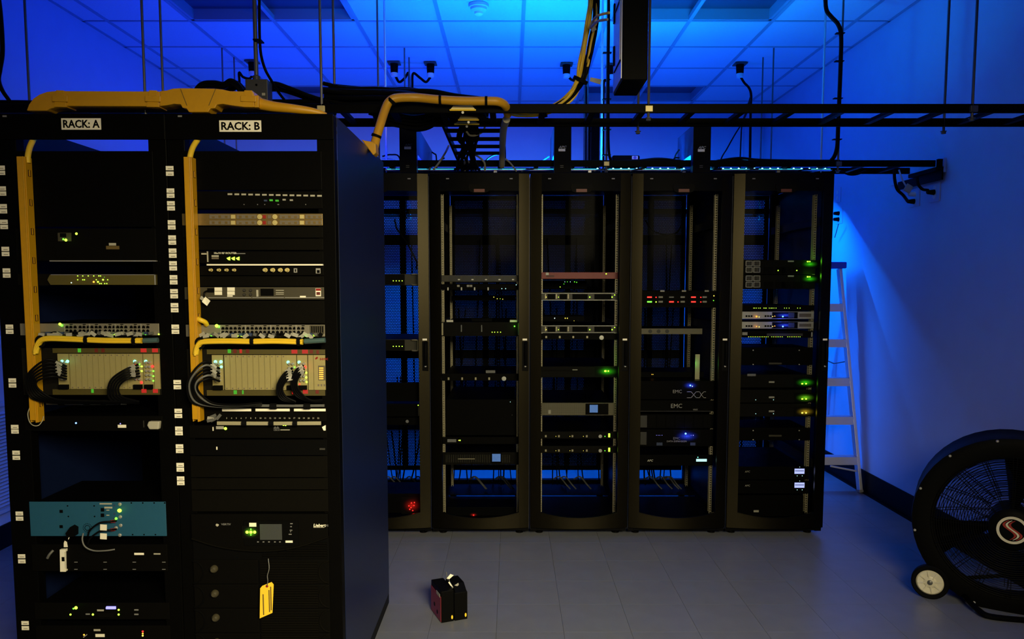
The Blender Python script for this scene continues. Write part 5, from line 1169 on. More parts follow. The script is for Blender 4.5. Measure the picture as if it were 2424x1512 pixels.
MB().tube(pp([(616, 246, DYm), (645, 252, DYm), (690, 257, DYm), (730, 262, DYm+.01), (755, 267, DYm+.02), (772, 273, DYm+.03)]), [.0200, .0085], 14, 6).build('split_sleeve', 'yellow', r, smooth=True)
# ================================================================ overhead cables
def strands(label, cat, paths, group=None, name='cable_bundle', ties=(), tie_r=.03):
    r = thing(name, label, cat, paths[0][0][0], group)
    for pts, rad, m in paths: MB().tube(pts, rad, 7, 6).build('strand', m, r, smooth=True)
    for p, d, rr in ties:
        p = Vector(p); d = Vector(d).normalized()*.008; MB().tube([p-d, p+d], rr, 12, 0).build('tie', 'black_rubber', r, smooth=True)
    return r
# yellow split loom 2 from rack B over the tray and down the cross tray
r = thing('yellow_loom', 'thick yellow loom rising from rack B and bending along the tray', 'cable duct', P(882, 350, 3.35))
MB().tube(pp([(884, 356, 3.38), (890, 330, 3.40), (900, 295, 3.42), (912, 258, 3.45), (922, 240, 3.46), (940, 232, 3.47), (985, 231, 3.50), (1040, 236, 3.50), (1100, 239, 3.50), (1160, 239, 3.50), (1182, 241, 3.51), (1196, 250, 3.55), (1202, 270, 3.66)]), .0190, 14, 6).build('loom', 'yellow', r, smooth=True)
MB().prism([(P(x, y, 3.38).x, P(x, y, 3.38).z) for x, y in ((860, 335), (872, 338), (886, 340), (894, 344), (895, 366), (888, 372))], 3.33, 3.40).build('flared_end', 'yellow', r, bevel=.004)
for a, b_ in (((924, 243, 3.46), (929, 237, 3.46)), ((1039, 236, 3.50), (1045, 236, 3.50)), ((1148, 239, 3.50), (1154, 239, 3.50)), ((890, 325, 3.40), (892, 319, 3.40))):
    MB().tube([P(*a), P(*b_)], .0215, 14, 0).build('strap', 'black_rubber', r, smooth=True)
cable('loom_drop', 'dull yellow loom running along the right rail of the cross tray', 'cable duct', pp([(1199, 282, 3.72), (1192, 305, 3.95), (1190, 335, 4.3), (1189, 362, 4.65), (1188, 392, 4.80)]), .0180, 'cable_beige', seg=12)
# yellow waterfall plates on the tray
for (x0, y0, x1, y1, Y), lb in (((1065, 252, 1127, 263, 3.56), 'upper yellow dropout plate on the upper tray'), ((1085, 274, 1134, 286, 3.72), 'olive dropout plate between the tray rails'), ((1076, 289, 1135, 296, 3.86), 'lower yellow dropout plate under the upper tray')):
    a, b_ = P(x0, y0, Y), P(x1, y1, Y); w_ = b_.x-a.x
    r = thing('dropout_plate', lb, 'plate', ((a.x+b_.x)/2, Y, b_.z), 'yellow dropout plates on the tray')
    MB().prism([(a.x+w_*.14, a.z), (b_.x-w_*.14, a.z), (b_.x-w_*.02, b_.z+.004), (a.x+w_*.02, b_.z+.004)], Y-.016, Y-.010).build('plate', 'clip_zinc', r, bevel=.001)
    MB().tube([(a.x, Y-.014, b_.z+.002), ((a.x+b_.x)/2, Y-.016, b_.z+.0015), (b_.x, Y-.014, b_.z+.002)], .0040, 8, 3).build('rolled_lip', 'tag_yellow', r, smooth=True)
    MB().lathe([(.006, 0), (.006, .004)], ((a.x+b_.x)/2, Y-.016, b_.z-.010), (0, -1, 0), 8).build('bolt', 'silver', r)
# yellow and black cables dropping from the ceiling
base = [(1408, -60, 3.62), (1406, 0, 3.62), (1402, 50, 3.62), (1393, 100, 3.62), (1384, 150, 3.62), (1374, 190, 3.64), (1352, 226, 3.66), (1322, 250, 3.68), (1285, 264, 3.70), (1240, 268, 3.72), (1212, 262, 3.74)]
paths = []
for i in range(12):
    ox, oy = random.uniform(-13, 13), random.uniform(-5, 5); m = 'cable_black' if i in (0, 3, 7, 10) else 'yellow_cable'
    if m == 'cable_black': ox = abs(ox)*.8+2
    pts = [P(x+ox*(1.0 if 1 < j < 5 else .75)+random.uniform(-2, 2), y+oy*(.3 if j < 6 else 1.6), Y+random.uniform(-.02, .02)) for j, (x, y, Y) in enumerate(base)]
    paths.append((pts, .0058 if m == 'yellow_cable' else .0075, m))
t1 = P(1374, 190, 3.64); t2 = P(1260, 268, 3.71)
r = strands('bundle of yellow and black cables dropping beside the hanging enclosure', 'cable bundle', paths, ties=((t1, P(1360, 212, 3.65)-P(1384, 160, 3.63), .036), (P(1288, 263, 3.70), P(1300, 258, 3.69)-P(1275, 266, 3.7), .030)))
MB().quad(P(1398, 183, 3.56), P(1424, 188, 3.56), P(1421, 200, 3.56), P(1396, 192, 3.56)).build('paper_tag', 'tag_paper', r)
MB().quad(P(1396, 66, 3.57), P(1408, 60, 3.57), P(1412, 70, 3.57), P(1402, 76, 3.57)).build('paper_tag', 'tag_paper', r)
for i, (a, b_) in enumerate((((1418, 36), (1442, 30)), ((1416, 50), (1438, 46)))):
    cable('patch_lead', ('upper', 'lower')[i]+' short lead plugged into the hanging enclosure', 'cable', pp([(1396+i*3, 66, 3.58), (a[0]-12, a[1]+10, 3.50), (a[0], a[1], 3.42), (b_[0], b_[1], 3.36)]), .0055, ('yellow_cable', 'cable_beige')[i], 'leads on the hanging enclosure')
# black cable masses lying in the upper tray
def mass(label, ctr, n, jx, jy, jz, rad=(.008, .013), m='cable_black', name='cable_bundle'):
    paths = []
    for i in range(n):
        oy, oz = random.uniform(-jy, jy), random.uniform(-jz, jz)
        paths.append(([P(x+random.uniform(-jx, jx), y, Y)+Vector((0, oy*random.uniform(.6, 1), oz*random.uniform(.7, 1.1))) for x, y, Y in ctr], random.uniform(*rad), m))
    return strands(label, 'cable bundle', paths, 'black cable masses in the upper tray', name)
mass('thick black cable mass in the upper tray above the cabinets', [(775, 228, 3.72), (830, 232, 3.72), (900, 232, 3.72), (960, 235, 3.72), (1020, 243, 3.72), (1080, 252, 3.72), (1150, 262, 3.72)], 26, 6, .11, .045)
mass('arched black cable hump over the tee of the yellow duct', [(462, 240, 3.6), (480, 208, 3.6), (510, 203, 3.6), (535, 208, 3.6), (552, 200, 3.6), (570, 208, 3.6), (590, 240, 3.6)], 7, 3, .05, .008, (.010, .014))
mass('black cable lines running from the junction box to rack B', [(560, 232, 3.62), (610, 215, 3.6), (650, 205, 3.6), (690, 215, 3.6), (735, 232, 3.6), (775, 245, 3.65)], 4, 2, .05, .010, (.007, .010))
mass('flat black cable layer in the upper tray over rack A', [(-40, 250, 3.7), (60, 250, 3.7), (200, 253, 3.7), (330, 253, 3.7), (470, 253, 3.7), (620, 250, 3.7), (780, 248, 3.7)], 14, 6, .12, .016)
mass('black cable clump hanging under the tray left of the cross tray', [(880, 262, 3.75), (930, 275, 3.8), (990, 285, 3.85), (1040, 270, 3.9), (1070, 255, 3.9)], 14, 6, .06, .035)
# coil below the tray
for i in range(4):
    cx_, cy_ = 978+i*3, 268+i*2
    cable('cable_coil', 'dark cable coil sagging under the tray near the leftmost tower', 'cable', pp([(cx_+(44+i*3)*math.cos(t), cy_+(26+i*3)*math.sin(t), 3.9+.02*i) for t in [k*.45 for k in range(14)]]), .006, 'cable_black', 'cable coils under the tray')
# cables spilling over the cross tray and the second cabinet
spill = []
for i in range(16):
    a = random.uniform(1092, 1130); b_ = random.uniform(1098, 1136)
    spill.append((pp([(a, 292, 3.95), (a-2+random.uniform(-8, 8), 330, 4.2), (b_-8, 362, 4.5), (b_-8+random.uniform(-12, 12), 388, 4.7), (b_-8+random.uniform(-26, 26), 402, 4.86)]), random.uniform(.006, .010), 'cable_black'))
strands('black cable spill over the cross tray above the second cabinet', 'cable bundle', spill)
for i, (pts, m, lb) in enumerate((
    ([(1100, 404, 4.85), (1101, 380, 4.82), (1110, 366, 4.8), (1128, 368, 4.8), (1146, 384, 4.82), (1148, 404, 4.85)], 'cable_beige', 'beige arched cable above the second cabinet'),
    ([(1118, 404, 4.9), (1112, 388, 4.88), (1104, 372, 4.84), (1116, 362, 4.84)], 'cable_beige', 'short beige cable inside the arched cable'),
    ([(1026, 402, 4.85), (1040, 384, 4.83), (1055, 360, 4.8), (1062, 345, 4.7)], 'cable_beige', 'tan cable climbing left of the cross tray'),
    ([(1016, 402, 4.9), (1022, 392, 4.9), (1038, 381, 4.88), (1052, 374, 4.85)], 'cable_grey', 'pale grey cable beside the leftmost tower'),
    ([(1196, 375, 4.8), (1206, 384, 4.82), (1216, 396, 4.84), (1222, 405, 4.86)], 'cable_beige', 'tan cable falling right of the loom'),
    ([(1105, 312, 4.0), (1112, 320, 4.05), (1126, 320, 4.1), (1142, 312, 4.1), (1148, 300, 4.0)], 'cable_beige', 'beige cable loop hanging in the cross tray'),
    ([(1140, 398, 5.0), (1150, 380, 5.0), (1166, 368, 5.0), (1186, 364, 5.0)], 'cable_teal', 'dark green cable behind the loom drop'),
    ([(905, 375, 5.2), (930, 378, 5.2), (948, 390, 5.2)], 'cable_beige', 'greenish cable left of the leftmost tower'),
    ([(905, 370, 5.3), (925, 366, 5.3), (946, 374, 5.3), (950, 400, 5.3, 2.246)], 'cable_black', 'black cable left of the leftmost tower'),
    ([(1276, 386, 5.1), (1288, 378, 5.1), (1300, 370, 5.1)], 'cable_teal', 'short cable left of the middle tower'),
    ([(1594, 383, 5.1), (1600, 366, 5.1), (1608, 354, 5.1)], 'cable_black', 'curved black cable left of the right tower'),
    ([(1590, 384, 5.0), (1598, 374, 5.0), (1608, 374, 5.0)], 'cable_black', 'low black cable loop left of the right tower'),
    ([(1704, 400, 5.6, 2.246), (1705, 384, 5.6), (1722, 350, 5.7), (1740, 318, 5.8), (1756, 292, 5.9), (1770, 262, 6.2), (1776, 235, 6.38)], 'cable_black', 'slanting thin black cable right of the right tower'),
    ([(1752, 400, 5.7, 2.246), (1752, 384, 5.7), (1754, 330, 5.8), (1757, 292, 5.9), (1768, 258, 6.2), (1776, 230, 6.38)], 'cable_black', 'upright thin black cable right of the right tower'),
    ([(1022, 360, 5.6), (1028, 364, 5.6), (1033, 374, 5.6), (1034, 400, 5.6, 2.246)], 'cable_black', 'small dark cable behind the leftmost tower'))):
    cable('cable', lb, 'cable', pp(pts), .0050 if i not in (0, 2) else .0062, m, 'loose cables above the cabinets')
for i in range(8):
    a = 1230+i*92+random.uniform(-20, 20)
    cable('cable', ('first', 'second', 'third', 'fourth', 'fifth', 'sixth', 'seventh', 'eighth')[i]+' thin cable from the left lying across the cabinet roofs', 'cable', [P(a, 403, 4.90)+Vector((0, 0, -.005)), P(a+18, 400, 4.98), P(a+40, 402, 5.06), P(a+62, 400, 5.14)], .0042, random.choice(('cable_black', 'cable_grey')), 'thin cables on the cabinet roofs')
mass('low black cable heap on the lower tray right of the right tower', [(1700, 384, 4.95), (1750, 378, 4.95), (1800, 382, 4.95), (1900, 384, 4.95), (1985, 384, 4.95)], 6, 5, .04, .008, (.006, .009))
mass('low black cable heap on the lower tray left of the right tower', [(1440, 388, 5.0), (1500, 384, 5.0), (1560, 380, 5.0), (1605, 384, 5.0)], 6, 5, .05, .008, (.006, .009))
# riser cables strapped to rods
cable('riser_cable', 'bent black cable strapped to a rod at the right', 'cable', pp([(1954, -40, 4.86), (1954, 0, 4.86), (1957, 25, 4.86), (1968, 40, 4.86), (1984, 58, 4.86), (1991, 85, 4.86), (1990, 150, 4.86), (1987, 230, 4.86), (1984, 300, 4.86), (1982, 345, 4.86), (1976, 368, 4.87), (1966, 382, 4.89)]), .0130, 'cable_black')
cable('riser_cable', 'straight black cable strapped to the middle rod', 'cable', pp([(1441, -40, 4.86), (1441, 60, 4.86), (1440, 160, 4.86), (1440, 260, 4.86), (1440, 330, 4.86), (1442, 365, 4.87), (1447, 383, 4.89)]), .0085, 'cable_black')
for i, (px, py) in enumerate(((1990, 79), (1988, 145), (1985, 233), (1983, 330), (1439, 125), (1438, 235), (1438, 307), (1437, 367))):
    p = P(px, py, 4.868); o = MB().box(p.x-.030, p.x+.022, p.y-.014, p.y+.016, p.z-.0025, p.z+.0025).build('cable_tie', 'black_rubber')
    tag(o, ('top', 'second', 'third', 'lowest')[i % 4]+' black cable tie on the '+('bent' if i < 4 else 'straight')+' riser cable', 'cable tie', 'ties on the riser cables')
cable('hanging_cable', 'thick black cable hanging at the left picture edge', 'cable', pp([(-6, -30, 3.4), (2, 40, 3.4), (6, 120, 3.4), (0, 165, 3.4), (-3, 190, 3.45), (6, 215, 3.5), (22, 238, 3.55)]), .0090, 'cable_black')
# grey junction box with conduit
r = thing('junction_box', 'grey junction box with a conduit rising above rack B', 'junction box', P(607, 235, 3.50))
a, b_ = P(580, 187, 3.47), P(634, 240, 3.47)
MB().box(a.x, b_.x, 3.47, 3.54, b_.z, a.z).build('box', 'grey_box', r, bevel=.003)
MB().lathe([(.005, 0), (.005, .002)], P(607, 201, 3.47), (0, -1, 0), 10).build('knockout', 'black_plastic', r)
fbox(r, 'sticker', 620, 220, 628, 226, 3.47, 'sticker_dim', .001)
x_ = P(607, 180, 3.505).x; MB().cyl((x_, 3.505, a.z), (x_, 3.505, ZC-.002), .0095, 12).build('conduit', 'steel', r, smooth=True)
MB().lathe([(.017, 0), (.017, .02), (.012, .024)], (x_, 3.505, a.z), seg=12).build('fitting', 'grey_box', r, smooth=True)
MB().box(a.x+.02, b_.x-.02, 3.50, 3.53, P(607, 247, 3.51).z, b_.z).build('mounting_leg', 'grey_box', r)
cable('conduit_cable', 'black cable following the conduit and sweeping to the tray', 'cable', pp([(614, -30, 3.48), (614, 60, 3.48), (615, 95, 3.48), (618, 130, 3.48), (628, 165, 3.48), (645, 195, 3.52), (662, 222, 3.58), (676, 240, 3.62)]), .0062, 'cable_black')
p = P(611, 96, 3.485); tag(MB().box(p.x-.018, p.x+.016, 3.468, 3.52, p.z-.003, p.z+.003).build('cable_tie', 'black_rubber'), 'black tie around the grey conduit', 'cable tie')

# ================================================================ tower housings on the cabinets
for i, (pl, pr, yb3, lt, lb) in enumerate(((946, 986, 5.72, (960, 346), 'leftmost black tower housing with a dim logo on the cabinets'), (1312, 1352, 5.26, (1325, 351), 'middle black tower housing with a logo on the cabinets'), (1641, 1682, 5.22, (1655, 352), 'right black tower housing with a logo on the cabinets'))):
    ty = 4.775; x0_, x1_ = P(pl, 350, ty).x, P(pr, 350, ty).x; zt_ = P(1000, 294, ty).z
    r = thing('tower_housing', lb, 'housing', ((x0_+x1_)/2, 5, CH), 'black tower housings on the cabinets')
    # the housing straddles the tray: notch over the rails is left open by a bridge-shaped side profile
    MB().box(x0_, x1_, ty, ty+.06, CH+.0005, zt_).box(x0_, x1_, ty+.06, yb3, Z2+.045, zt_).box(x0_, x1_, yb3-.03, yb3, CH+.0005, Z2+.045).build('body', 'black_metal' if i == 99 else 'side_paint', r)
    MB().box(x0_-.0005, x1_+.0005, ty-.003, ty-.0002, CH+.001, zt_).build('front_cover', 'black_plastic', r)
    text(r, 'APC', lt[0]-2, lt[1], ty-.003, 6, 'sticker_dim' if i else 'dark_grey', shear=.25, bold=.02, sx=1.1)
    fbox(r, 'label', lt[0]-3, lt[1]+1, lt[0]+13, lt[1]+7, ty-.003, 'label_white' if i else 'sticker_dim', .001)
    for py in (391, 395): fbox(r, 'print_line', lt[0]+1, py, lt[0]+9, py+1.6, ty-.003, 'dark_grey', .0006)
# small box on the roofs
p = P(1482, 367, 5.55)
r = thing('adapter_box', 'dark low box with a white sticker behind the lower tray', 'box', (p.x, 5.6, CH))
x0_, x1_ = P(1450, 370, 5.55).x, P(1515, 370, 5.55).x
MB().box(x0_, x1_, 5.55, 5.68, CH+.0005, p.z).build('body', 'black_plastic', r, bevel=.01)
fbox(r, 'sticker', 1496, 369, 1510, 377, 5.55, 'white_plastic', .001); MB().lathe([(.011, 0), (.011, .0006)], P(1503, 373, 5.549), (0, -1, 0), 16).build('sticker_ring', 'blue_cap', r)
# conduits and strut on the back wall
def wall_bar(label, px0, px1, m, dep=.05):
    a, b_ = P(px0, 340, YB-dep), P(px1, 340, YB-dep)
    o = MB().box(a.x, b_.x, YB-dep, YB-.001, .15, ZC-.01).build('wall_duct', m); tag(o, label, 'duct')
wall_bar('dark upright wall duct right of the middle tower', 1400, 1419, 'charcoal')
r = thing('wall_conduit', 'bundle of dark violet cables tied down the back wall', 'conduit', P(1392, 390, YB-.05))
for i in range(4): x_ = P(1388+i*2.6, 340, YB-.04).x; MB().cyl((x_, YB-.03, .2), (x_, YB-.03, ZC-.01), .012, 8).build('strand', 'cable_black', r, smooth=True)
x_ = P(1392, 313, YB-.04).x; MB().box(x_-.03, x_+.03, YB-.05, YB-.01, P(1392, 314, YB).z, P(1392, 311, YB).z).build('strap', 'black_rubber', r)
a = P(1762, 340, YB-.03); o = MB().box(a.x, P(1799, 340, YB-.03).x, YB-.03, YB-.001, .15, ZC-.01).build('wall_panel', 'wall_paint'); tag(o, 'flush pale panel on the back wall beside the right corner', 'panel')

# ================================================================ right wall: tray bracket, outlets
p0, p1 = PX(2200, 395, XR), PX(2240, 395, XR)
r = thing('wall_board', 'pale board on the right wall behind the tray end', 'board', (XR, 4.95, 2.25))
zt_, zb_ = PX(2236, 374, XR).z, PX(2236, 408, XR).z
MB().box(XR-.018, XR-.0005, p1.y, 5.55, zb_, zt_).build('board', 'wall_paint', r, bevel=.002)
r = thing('wall_bracket', 'black angle bracket holding the lower tray to the wall', 'bracket', (XR-.05, 5.0, Z2-.05))
MB().box(XR-.058, XR-.0185, Y2a-.02, Y2b+.02, Z2-.024-.02, Z2-.021).build('arm', 'black_metal', r)
MB().box(XR-.027, XR-.0185, Y2a-.02, Y2b+.22, Z2-.10, Z2-.045).build('wall_plate', 'black_metal', r)
MB().box(XR-.058, XR-.030, Y2a-.030, Y2a-.008, Z2-.045, Z2+.024).build('end_cap', 'black_plastic', r)
def outlet(label, px, py, dy, plugs, grp='power outlets on the right wall'):
    c = PX(px, py, XR); h = .060; w_ = .060
    r = thing('wall_outlet', label, 'power outlet', (XR, c.y, c.z-h), grp)
    MB().box(XR-.006, XR-.0003, c.y-w_, c.y+w_, c.z-h, c.z+h).build('cover_plate', 'wall_paint', r, bevel=.002)
    for s in (-1, 1): MB().lathe([(.018, 0), (.018, .002)], (XR-.006, c.y, c.z+s*.024), (-1, 0, 0), 14).build('socket', 'white_plastic', r)
    for s, m in plugs: MB().tube([(XR-.008, c.y, c.z+s*.024), (XR-.05, c.y+.0, c.z+s*.024)], [.018, .012], 12, 0).build('plug', m, r, smooth=True)
    return c
c1 = outlet('outlet with two plugs left of the other right wall outlet', 2167, 468, 0, ((-1, 'black_plastic'), (1, 'white_plastic')))
c2 = outlet('outlet with one black plug below the wall board', 2214, 455, 0, ((0, 'black_plastic'),))
cable('wall_power_cable', 'black cord from the tray to the two plug outlet', 'cable', [P(2117, 403, 5.1), P(2118, 425, 5.08), P(2124, 448, 5.06), P(2138, 462, 5.10), Vector((XR-.05, c1.y, c1.z-.024))], .010, 'cable_black')
cable('wall_power_cable', 'pale cord with a flat adapter to the two plug outlet', 'cable', [P(2128, 402, 5.12), P(2136, 425, 5.1), P(2148, 447, 5.12), Vector((XR-.05, c1.y, c1.z+.024))], .005, 'white_plastic')
p = P(2150, 446, 5.05); tag(MB().obox(p, (.045, .012, .05), Matrix.Rotation(.5, 3, 'Y')).build('adapter', 'sticker_dim', bevel=.003), 'small grey adapter tag on the pale cord', 'adapter')
cable('wall_power_cable', 'black cord from the tray end to the single plug outlet', 'cable', [P(2171, 420, 4.98), P(2174, 437, 4.95), P(2184, 448, 4.93), P(2196, 450, 4.95), Vector((XR-.05, c2.y, c2.z))], .009, 'cable_black')
cable('tray_cable', 'black cable sagging under the right end of the lower tray', 'cable', pp([(1990, 405, 5.0), (2010, 413, 5.0), (2030, 412, 5.0), (2050, 404, 5.02)]), .006, 'cable_black')
c3 = outlet('empty outlet beside the top of the rightmost cabinet', 1984, 462, 0, ())
c4 = outlet('outlet with dark plugs beside the rightmost cabinet', 1988, 512, 0, ((1, 'black_plastic'), (-1, 'black_plastic')))
cable('thin_wire', 'thin wire below the dark plugs beside the rightmost cabinet', 'cable', [PX(1985, 530, XR-.06), PX(1980, 548, XR-.05), PX(1976, 562, XR-.04)], .004, 'cable_grey')

# ================================================================ step ladder
r = thing('step_ladder', 'aluminium step ladder with a blue top beside the right wall', 'ladder', (2.4, 5.95, 0))
fB_r, fT_r = Vector((2.640, 5.78, .0)), Vector((2.545, 6.06, 1.69)); fB_l, fT_l = Vector((2.13, 5.78, .0)), Vector((2.235, 6.06, 1.69))
rB_r, rT_r = Vector((2.615, 6.72, .0)), Vector((2.525, 6.20, 1.69)); rB_l, rT_l = Vector((2.16, 6.72, .0)), Vector((2.255, 6.20, 1.69))
for a, b_ in ((fB_r, fT_r), (fB_l, fT_l)):
    MB().bar(a+Vector((0, 0, .018)), b_, .060, .022, up=(1, 0, 0)).build('front_rail', 'aluminium', r, bevel=.002)
    MB().bar(a+Vector((0, -.001, .001)), a+(b_-a)*.012, .066, .030, up=(1, 0, 0)).build('foot', 'grey_plastic', r)
for a, b_ in ((rB_r, rT_r), (rB_l, rT_l)):
    MB().bar(a+Vector((0, 0, .005)), b_, .030, .022, up=(1, 0, 0)).build('rear_rail', 'aluminium', r, bevel=.002)
MB().box(2.205, 2.575, 5.99, 6.26, 1.692, 1.742).build('top_cap', 'blue_cap', r, bevel=.008)
for k, py in enumerate((1080, 987, 897, 806, 722)):
    zt_ = P(2000, py-3, 5.85+.03*k).z; t = zt_/1.69; a = fB_l+(fT_l-fB_l)*t; b_ = fB_r+(fT_r-fB_r)*t
    MB().box(a.x+.012, b_.x-.012, a.y-.045, a.y+.045, zt_-.012, zt_).box(a.x+.012, b_.x-.012, a.y-.045, a.y-.041, zt_-.060, zt_-.012).box(a.x+.012, b_.x-.012, a.y+.041, a.y+.045, zt_-.040, zt_-.012).build('step', 'aluminium', r)
    if k < 4: 
        a = rB_l+(rT_l-rB_l)*t; b_ = rB_r+(rT_r-rB_r)*t; MB().bar(a, b_, .020, .020).build('rear_brace', 'aluminium', r)
MB().bar((2.42, 5.80, P(2000, 1090, 5.85).z-.03), (2.615, 5.80, .16), .012, .012).build('corner_brace', 'aluminium', r); MB().bar((2.35, 5.80, P(2000, 1090, 5.85).z-.03), (2.155, 5.80, .16), .012, .012).build('corner_brace', 'aluminium', r)
for s, a, b_ in ((0, Vector((2.585, 5.955, .98)), Vector((2.572, 6.40, .96))), (1, Vector((2.20, 5.955, .98)), Vector((2.20, 6.40, .96)))):
    MB().bar(a, (a+b_)/2+Vector((0, 0, -.03)), .012, .006).build('spreader', 'grey_box', r); MB().bar((a+b_)/2+Vector((0, 0, -.03)), b_, .012, .006).build('spreader', 'grey_box', r)

# ================================================================ drum fan
fc = P(2396, 1252, 3.60); ax = Vector((-.50, -.86, .03)).normalized(); ux = Vector((0, 0, 1)).cross(ax).normalized(); uz = ax.cross(ux).normalized()
FR = .425
r = thing('drum_fan', 'large black wheeled drum fan with a wire guard', 'fan', (fc.x, fc.y+.1, 0))
hub = fc; ctr = fc - ax*.03
N = 48
b = MB(); prof = [(FR-.095, .0), (FR-.03, .012), (FR, .0), (FR+.004, -.05), (FR-.012, -.09), (FR-.004, -.28), (FR+.004, -.33), (FR-.012, -.345), (FR-.022, -.33), (FR-.030, -.28), (FR-.036, -.05), (FR-.10, -.012)]
n0 = len(b.v)
for q_, h in prof:
    for k in range(N):
        t = 2*math.pi*k/N; b.v.append(tuple(ctr+ax*h+ux*math.cos(t)*q_+uz*math.sin(t)*q_))
K = len(prof)
for i in range(K):
    for k in range(N):
        j = (i+1) % K; b.f.append((n0+i*N+k, n0+i*N+(k+1) % N, n0+j*N+(k+1) % N, n0+j*N+k))
b.build('drum', 'black_plastic', r, smooth=True)
def ringpts(rad, h, n=48): return [ctr+ax*h+ux*math.cos(2*math.pi*k/n)*rad+uz*math.sin(2*math.pi*k/n)*rad for k in range(n+1)]
def guard(hh, sgn, step, name):
    b = MB(); q_ = .085
    while q_ < FR-.085:
        b.tube(ringpts(q_, hh*(1-(q_/(FR))**2*.8)), .0019, 4, 0); q_ += step
    for k in range(16):
        for d in (-.05, .05):
            t = 2*math.pi*k/16+d*.5
            b.tube([ctr+ax*hh*(1-(q2/FR)**2*.8)+ux*math.cos(t)*q2+uz*math.sin(t)*q2 for q2 in (.08, .15, .22, .29, FR-.085)], .0020, 4, 2)
    o = b.build(name, 'cable_black', r)
guard(.035, 1, .0105, 'front_guard'); guard(-.36, -1, .016, 'rear_guard')
MB().lathe([(.10, .0), (.10, .03), (.085, .042)], ctr+ax*.012, ax, 32).build('hub_plate', 'black_plastic', r, smooth=True)
MB().lathe([(.085, -.06), (.09, -.10), (.085, -.22), (.05, -.24)], ctr, ax, 24).build('motor', 'black_metal', r, smooth=True)
for k in range(3):
    t0 = 2*math.pi*k/3+1.42; b = MB(); nn = len(b.v)
    for q_ in (.08, .18, .30, FR-.06):
        for dt, hh in ((-.26, -.13), (0, -.10), (.26, -.16)): t = t0+dt*(.7+q_); b.v.append(tuple(ctr+ax*hh+ux*math.cos(t)*q_+uz*math.sin(t)*q_))
    for i in range(3):
        for j in range(2): a = nn+i*3+j; b.f.append((a, a+1, a+4, a+3))
    o = b.build('blade', 'black_metal', r, smooth=True); s_ = o.modifiers.new('solid', 'SOLIDIFY'); s_.thickness = .004
# hub emblem
LC = ctr+ax*.0545
def disc(name, r0, r1, m, h, seg=40):
    b = MB(); n = 0
    for q_, hh in ((r0, h), (r1, h), (r1, h+.002), (r0, h+.002)):
        for k in range(seg): t = 2*math.pi*k/seg; b.v.append(tuple(LC+ax*hh+ux*math.cos(t)*q_+uz*math.sin(t)*q_))
    for i in range(4):
        j = (i+1) % 4
        for k in range(seg): b.f.append((i*seg+k, i*seg+(k+1) % seg, j*seg+(k+1) % seg, j*seg+k))
    b.build(name, m, r)
disc('emblem_ring', .053, .065, 'wheel_cream', 0); disc('emblem_ground', .001, .053, 'black_plastic', -.0015)
def ribbon(off, wid, m, flip):
    pts = []
    for i in range(17):
        t = i/16*2-1
        x = -.024*math.sin(t*math.pi*.95)+off; z = .046*t
        pts.append((x*1.0, z))
    b = MB(); n = len(pts)
    for (x, z) in pts:
        ww = wid*(1-.65*abs(z/.046)**2)
        for s in (-1, 1):
            for h in (.001, .0028): b.v.append(tuple(LC+ax*h+ux*(x+s*ww)+uz*z))
    for i in range(n-1):
        a = 4*i; c = a+4
        b.f += [(a+1, a+3, c+3, c+1), (a, c, c+2, a+2), (a, a+1, c+1, c), (a+2, c+2, c+3, a+3)]
    b.f += [(0, 2, 3, 1), (4*n-4, 4*n-3, 4*n-1, 4*n-2)]
    b.build('emblem_ribbon', m, r)
# u axis points left seen from the camera side, so the curl is mirrored to match
ribbon(.012, .006, 'dark_red', 0); ribbon(.0, .0055, 'wheel_cream', 0); ribbon(-.012, .006, 'dark_red', 0)
# rim screws, feet, wheels
sc = MB().lathe([(.007, 0), (.007, .004), (.003, .007)], (0, 0, 0), ax, 6).mesh('rim_screw', 'silver', (0, 0, 0))
for k in range(12):
    t = math.pi*(k+.35)/6; part(sc, 'rim_screw', r, ctr+ax*.002+ux*math.cos(t)*(FR-.010)+uz*math.sin(t)*(FR-.010))
wc = PZ(2200, 1415, 0); wr = .085; wx = Vector((-.50, -.86, 0)).normalized()
wpos = Vector((wc.x, wc.y, wr))
for s, wp in ((1, wpos), (0, wpos - wx*.02 + Vector((.62, .10, 0)))):
    MB().lathe([(wr-.022, .018), (wr-.006, .021), (wr, .014), (wr, -.014), (wr-.006, -.021), (wr-.022, -.018)], wp, wx, 32, ring=True).build('tyre', 'black_rubber', r, smooth=True)
    w2 = MB().lathe([(wr-.022, .010), (wr-.028, .016), (.030, .012), (.024, .016)], wp, wx, 32).build('wheel_disc', 'wheel_cream', r, smooth=True)
    vx = Vector((0, 0, 1)).cross(wx).normalized()
    for k in range(8):
        t = math.pi*k/4+.2; d = vx*math.cos(t)+Vector((0, 0, 1))*math.sin(t)
        MB().bar(wp+wx*.0155+d*.022, wp+wx*.0155+d*(wr-.030), .006, .006, up=wx).build('spoke', 'wheel_cream', w2)
    MB().lathe([(.013, .012), (.012, .020), (.004, .024)], wp, wx, 12).build('axle_nut', 'steel', r, smooth=True)
MB().cyl(wpos-wx*.022, wpos-wx*.022+Vector((.60, .09, 0)), .010, 10).build('axle', 'black_metal', r, smooth=True)
MB().tube([wpos-wx*.03, wpos-wx*.04+Vector((.08, .06, .06)), ctr-ax*.25+ux*(-.30 if ux.x > 0 else .30)-uz*.28], .014, 8).build('frame_leg', 'black_metal', r, smooth=True)
fl = Vector((fc.x-.02, fc.y-.06, 0))
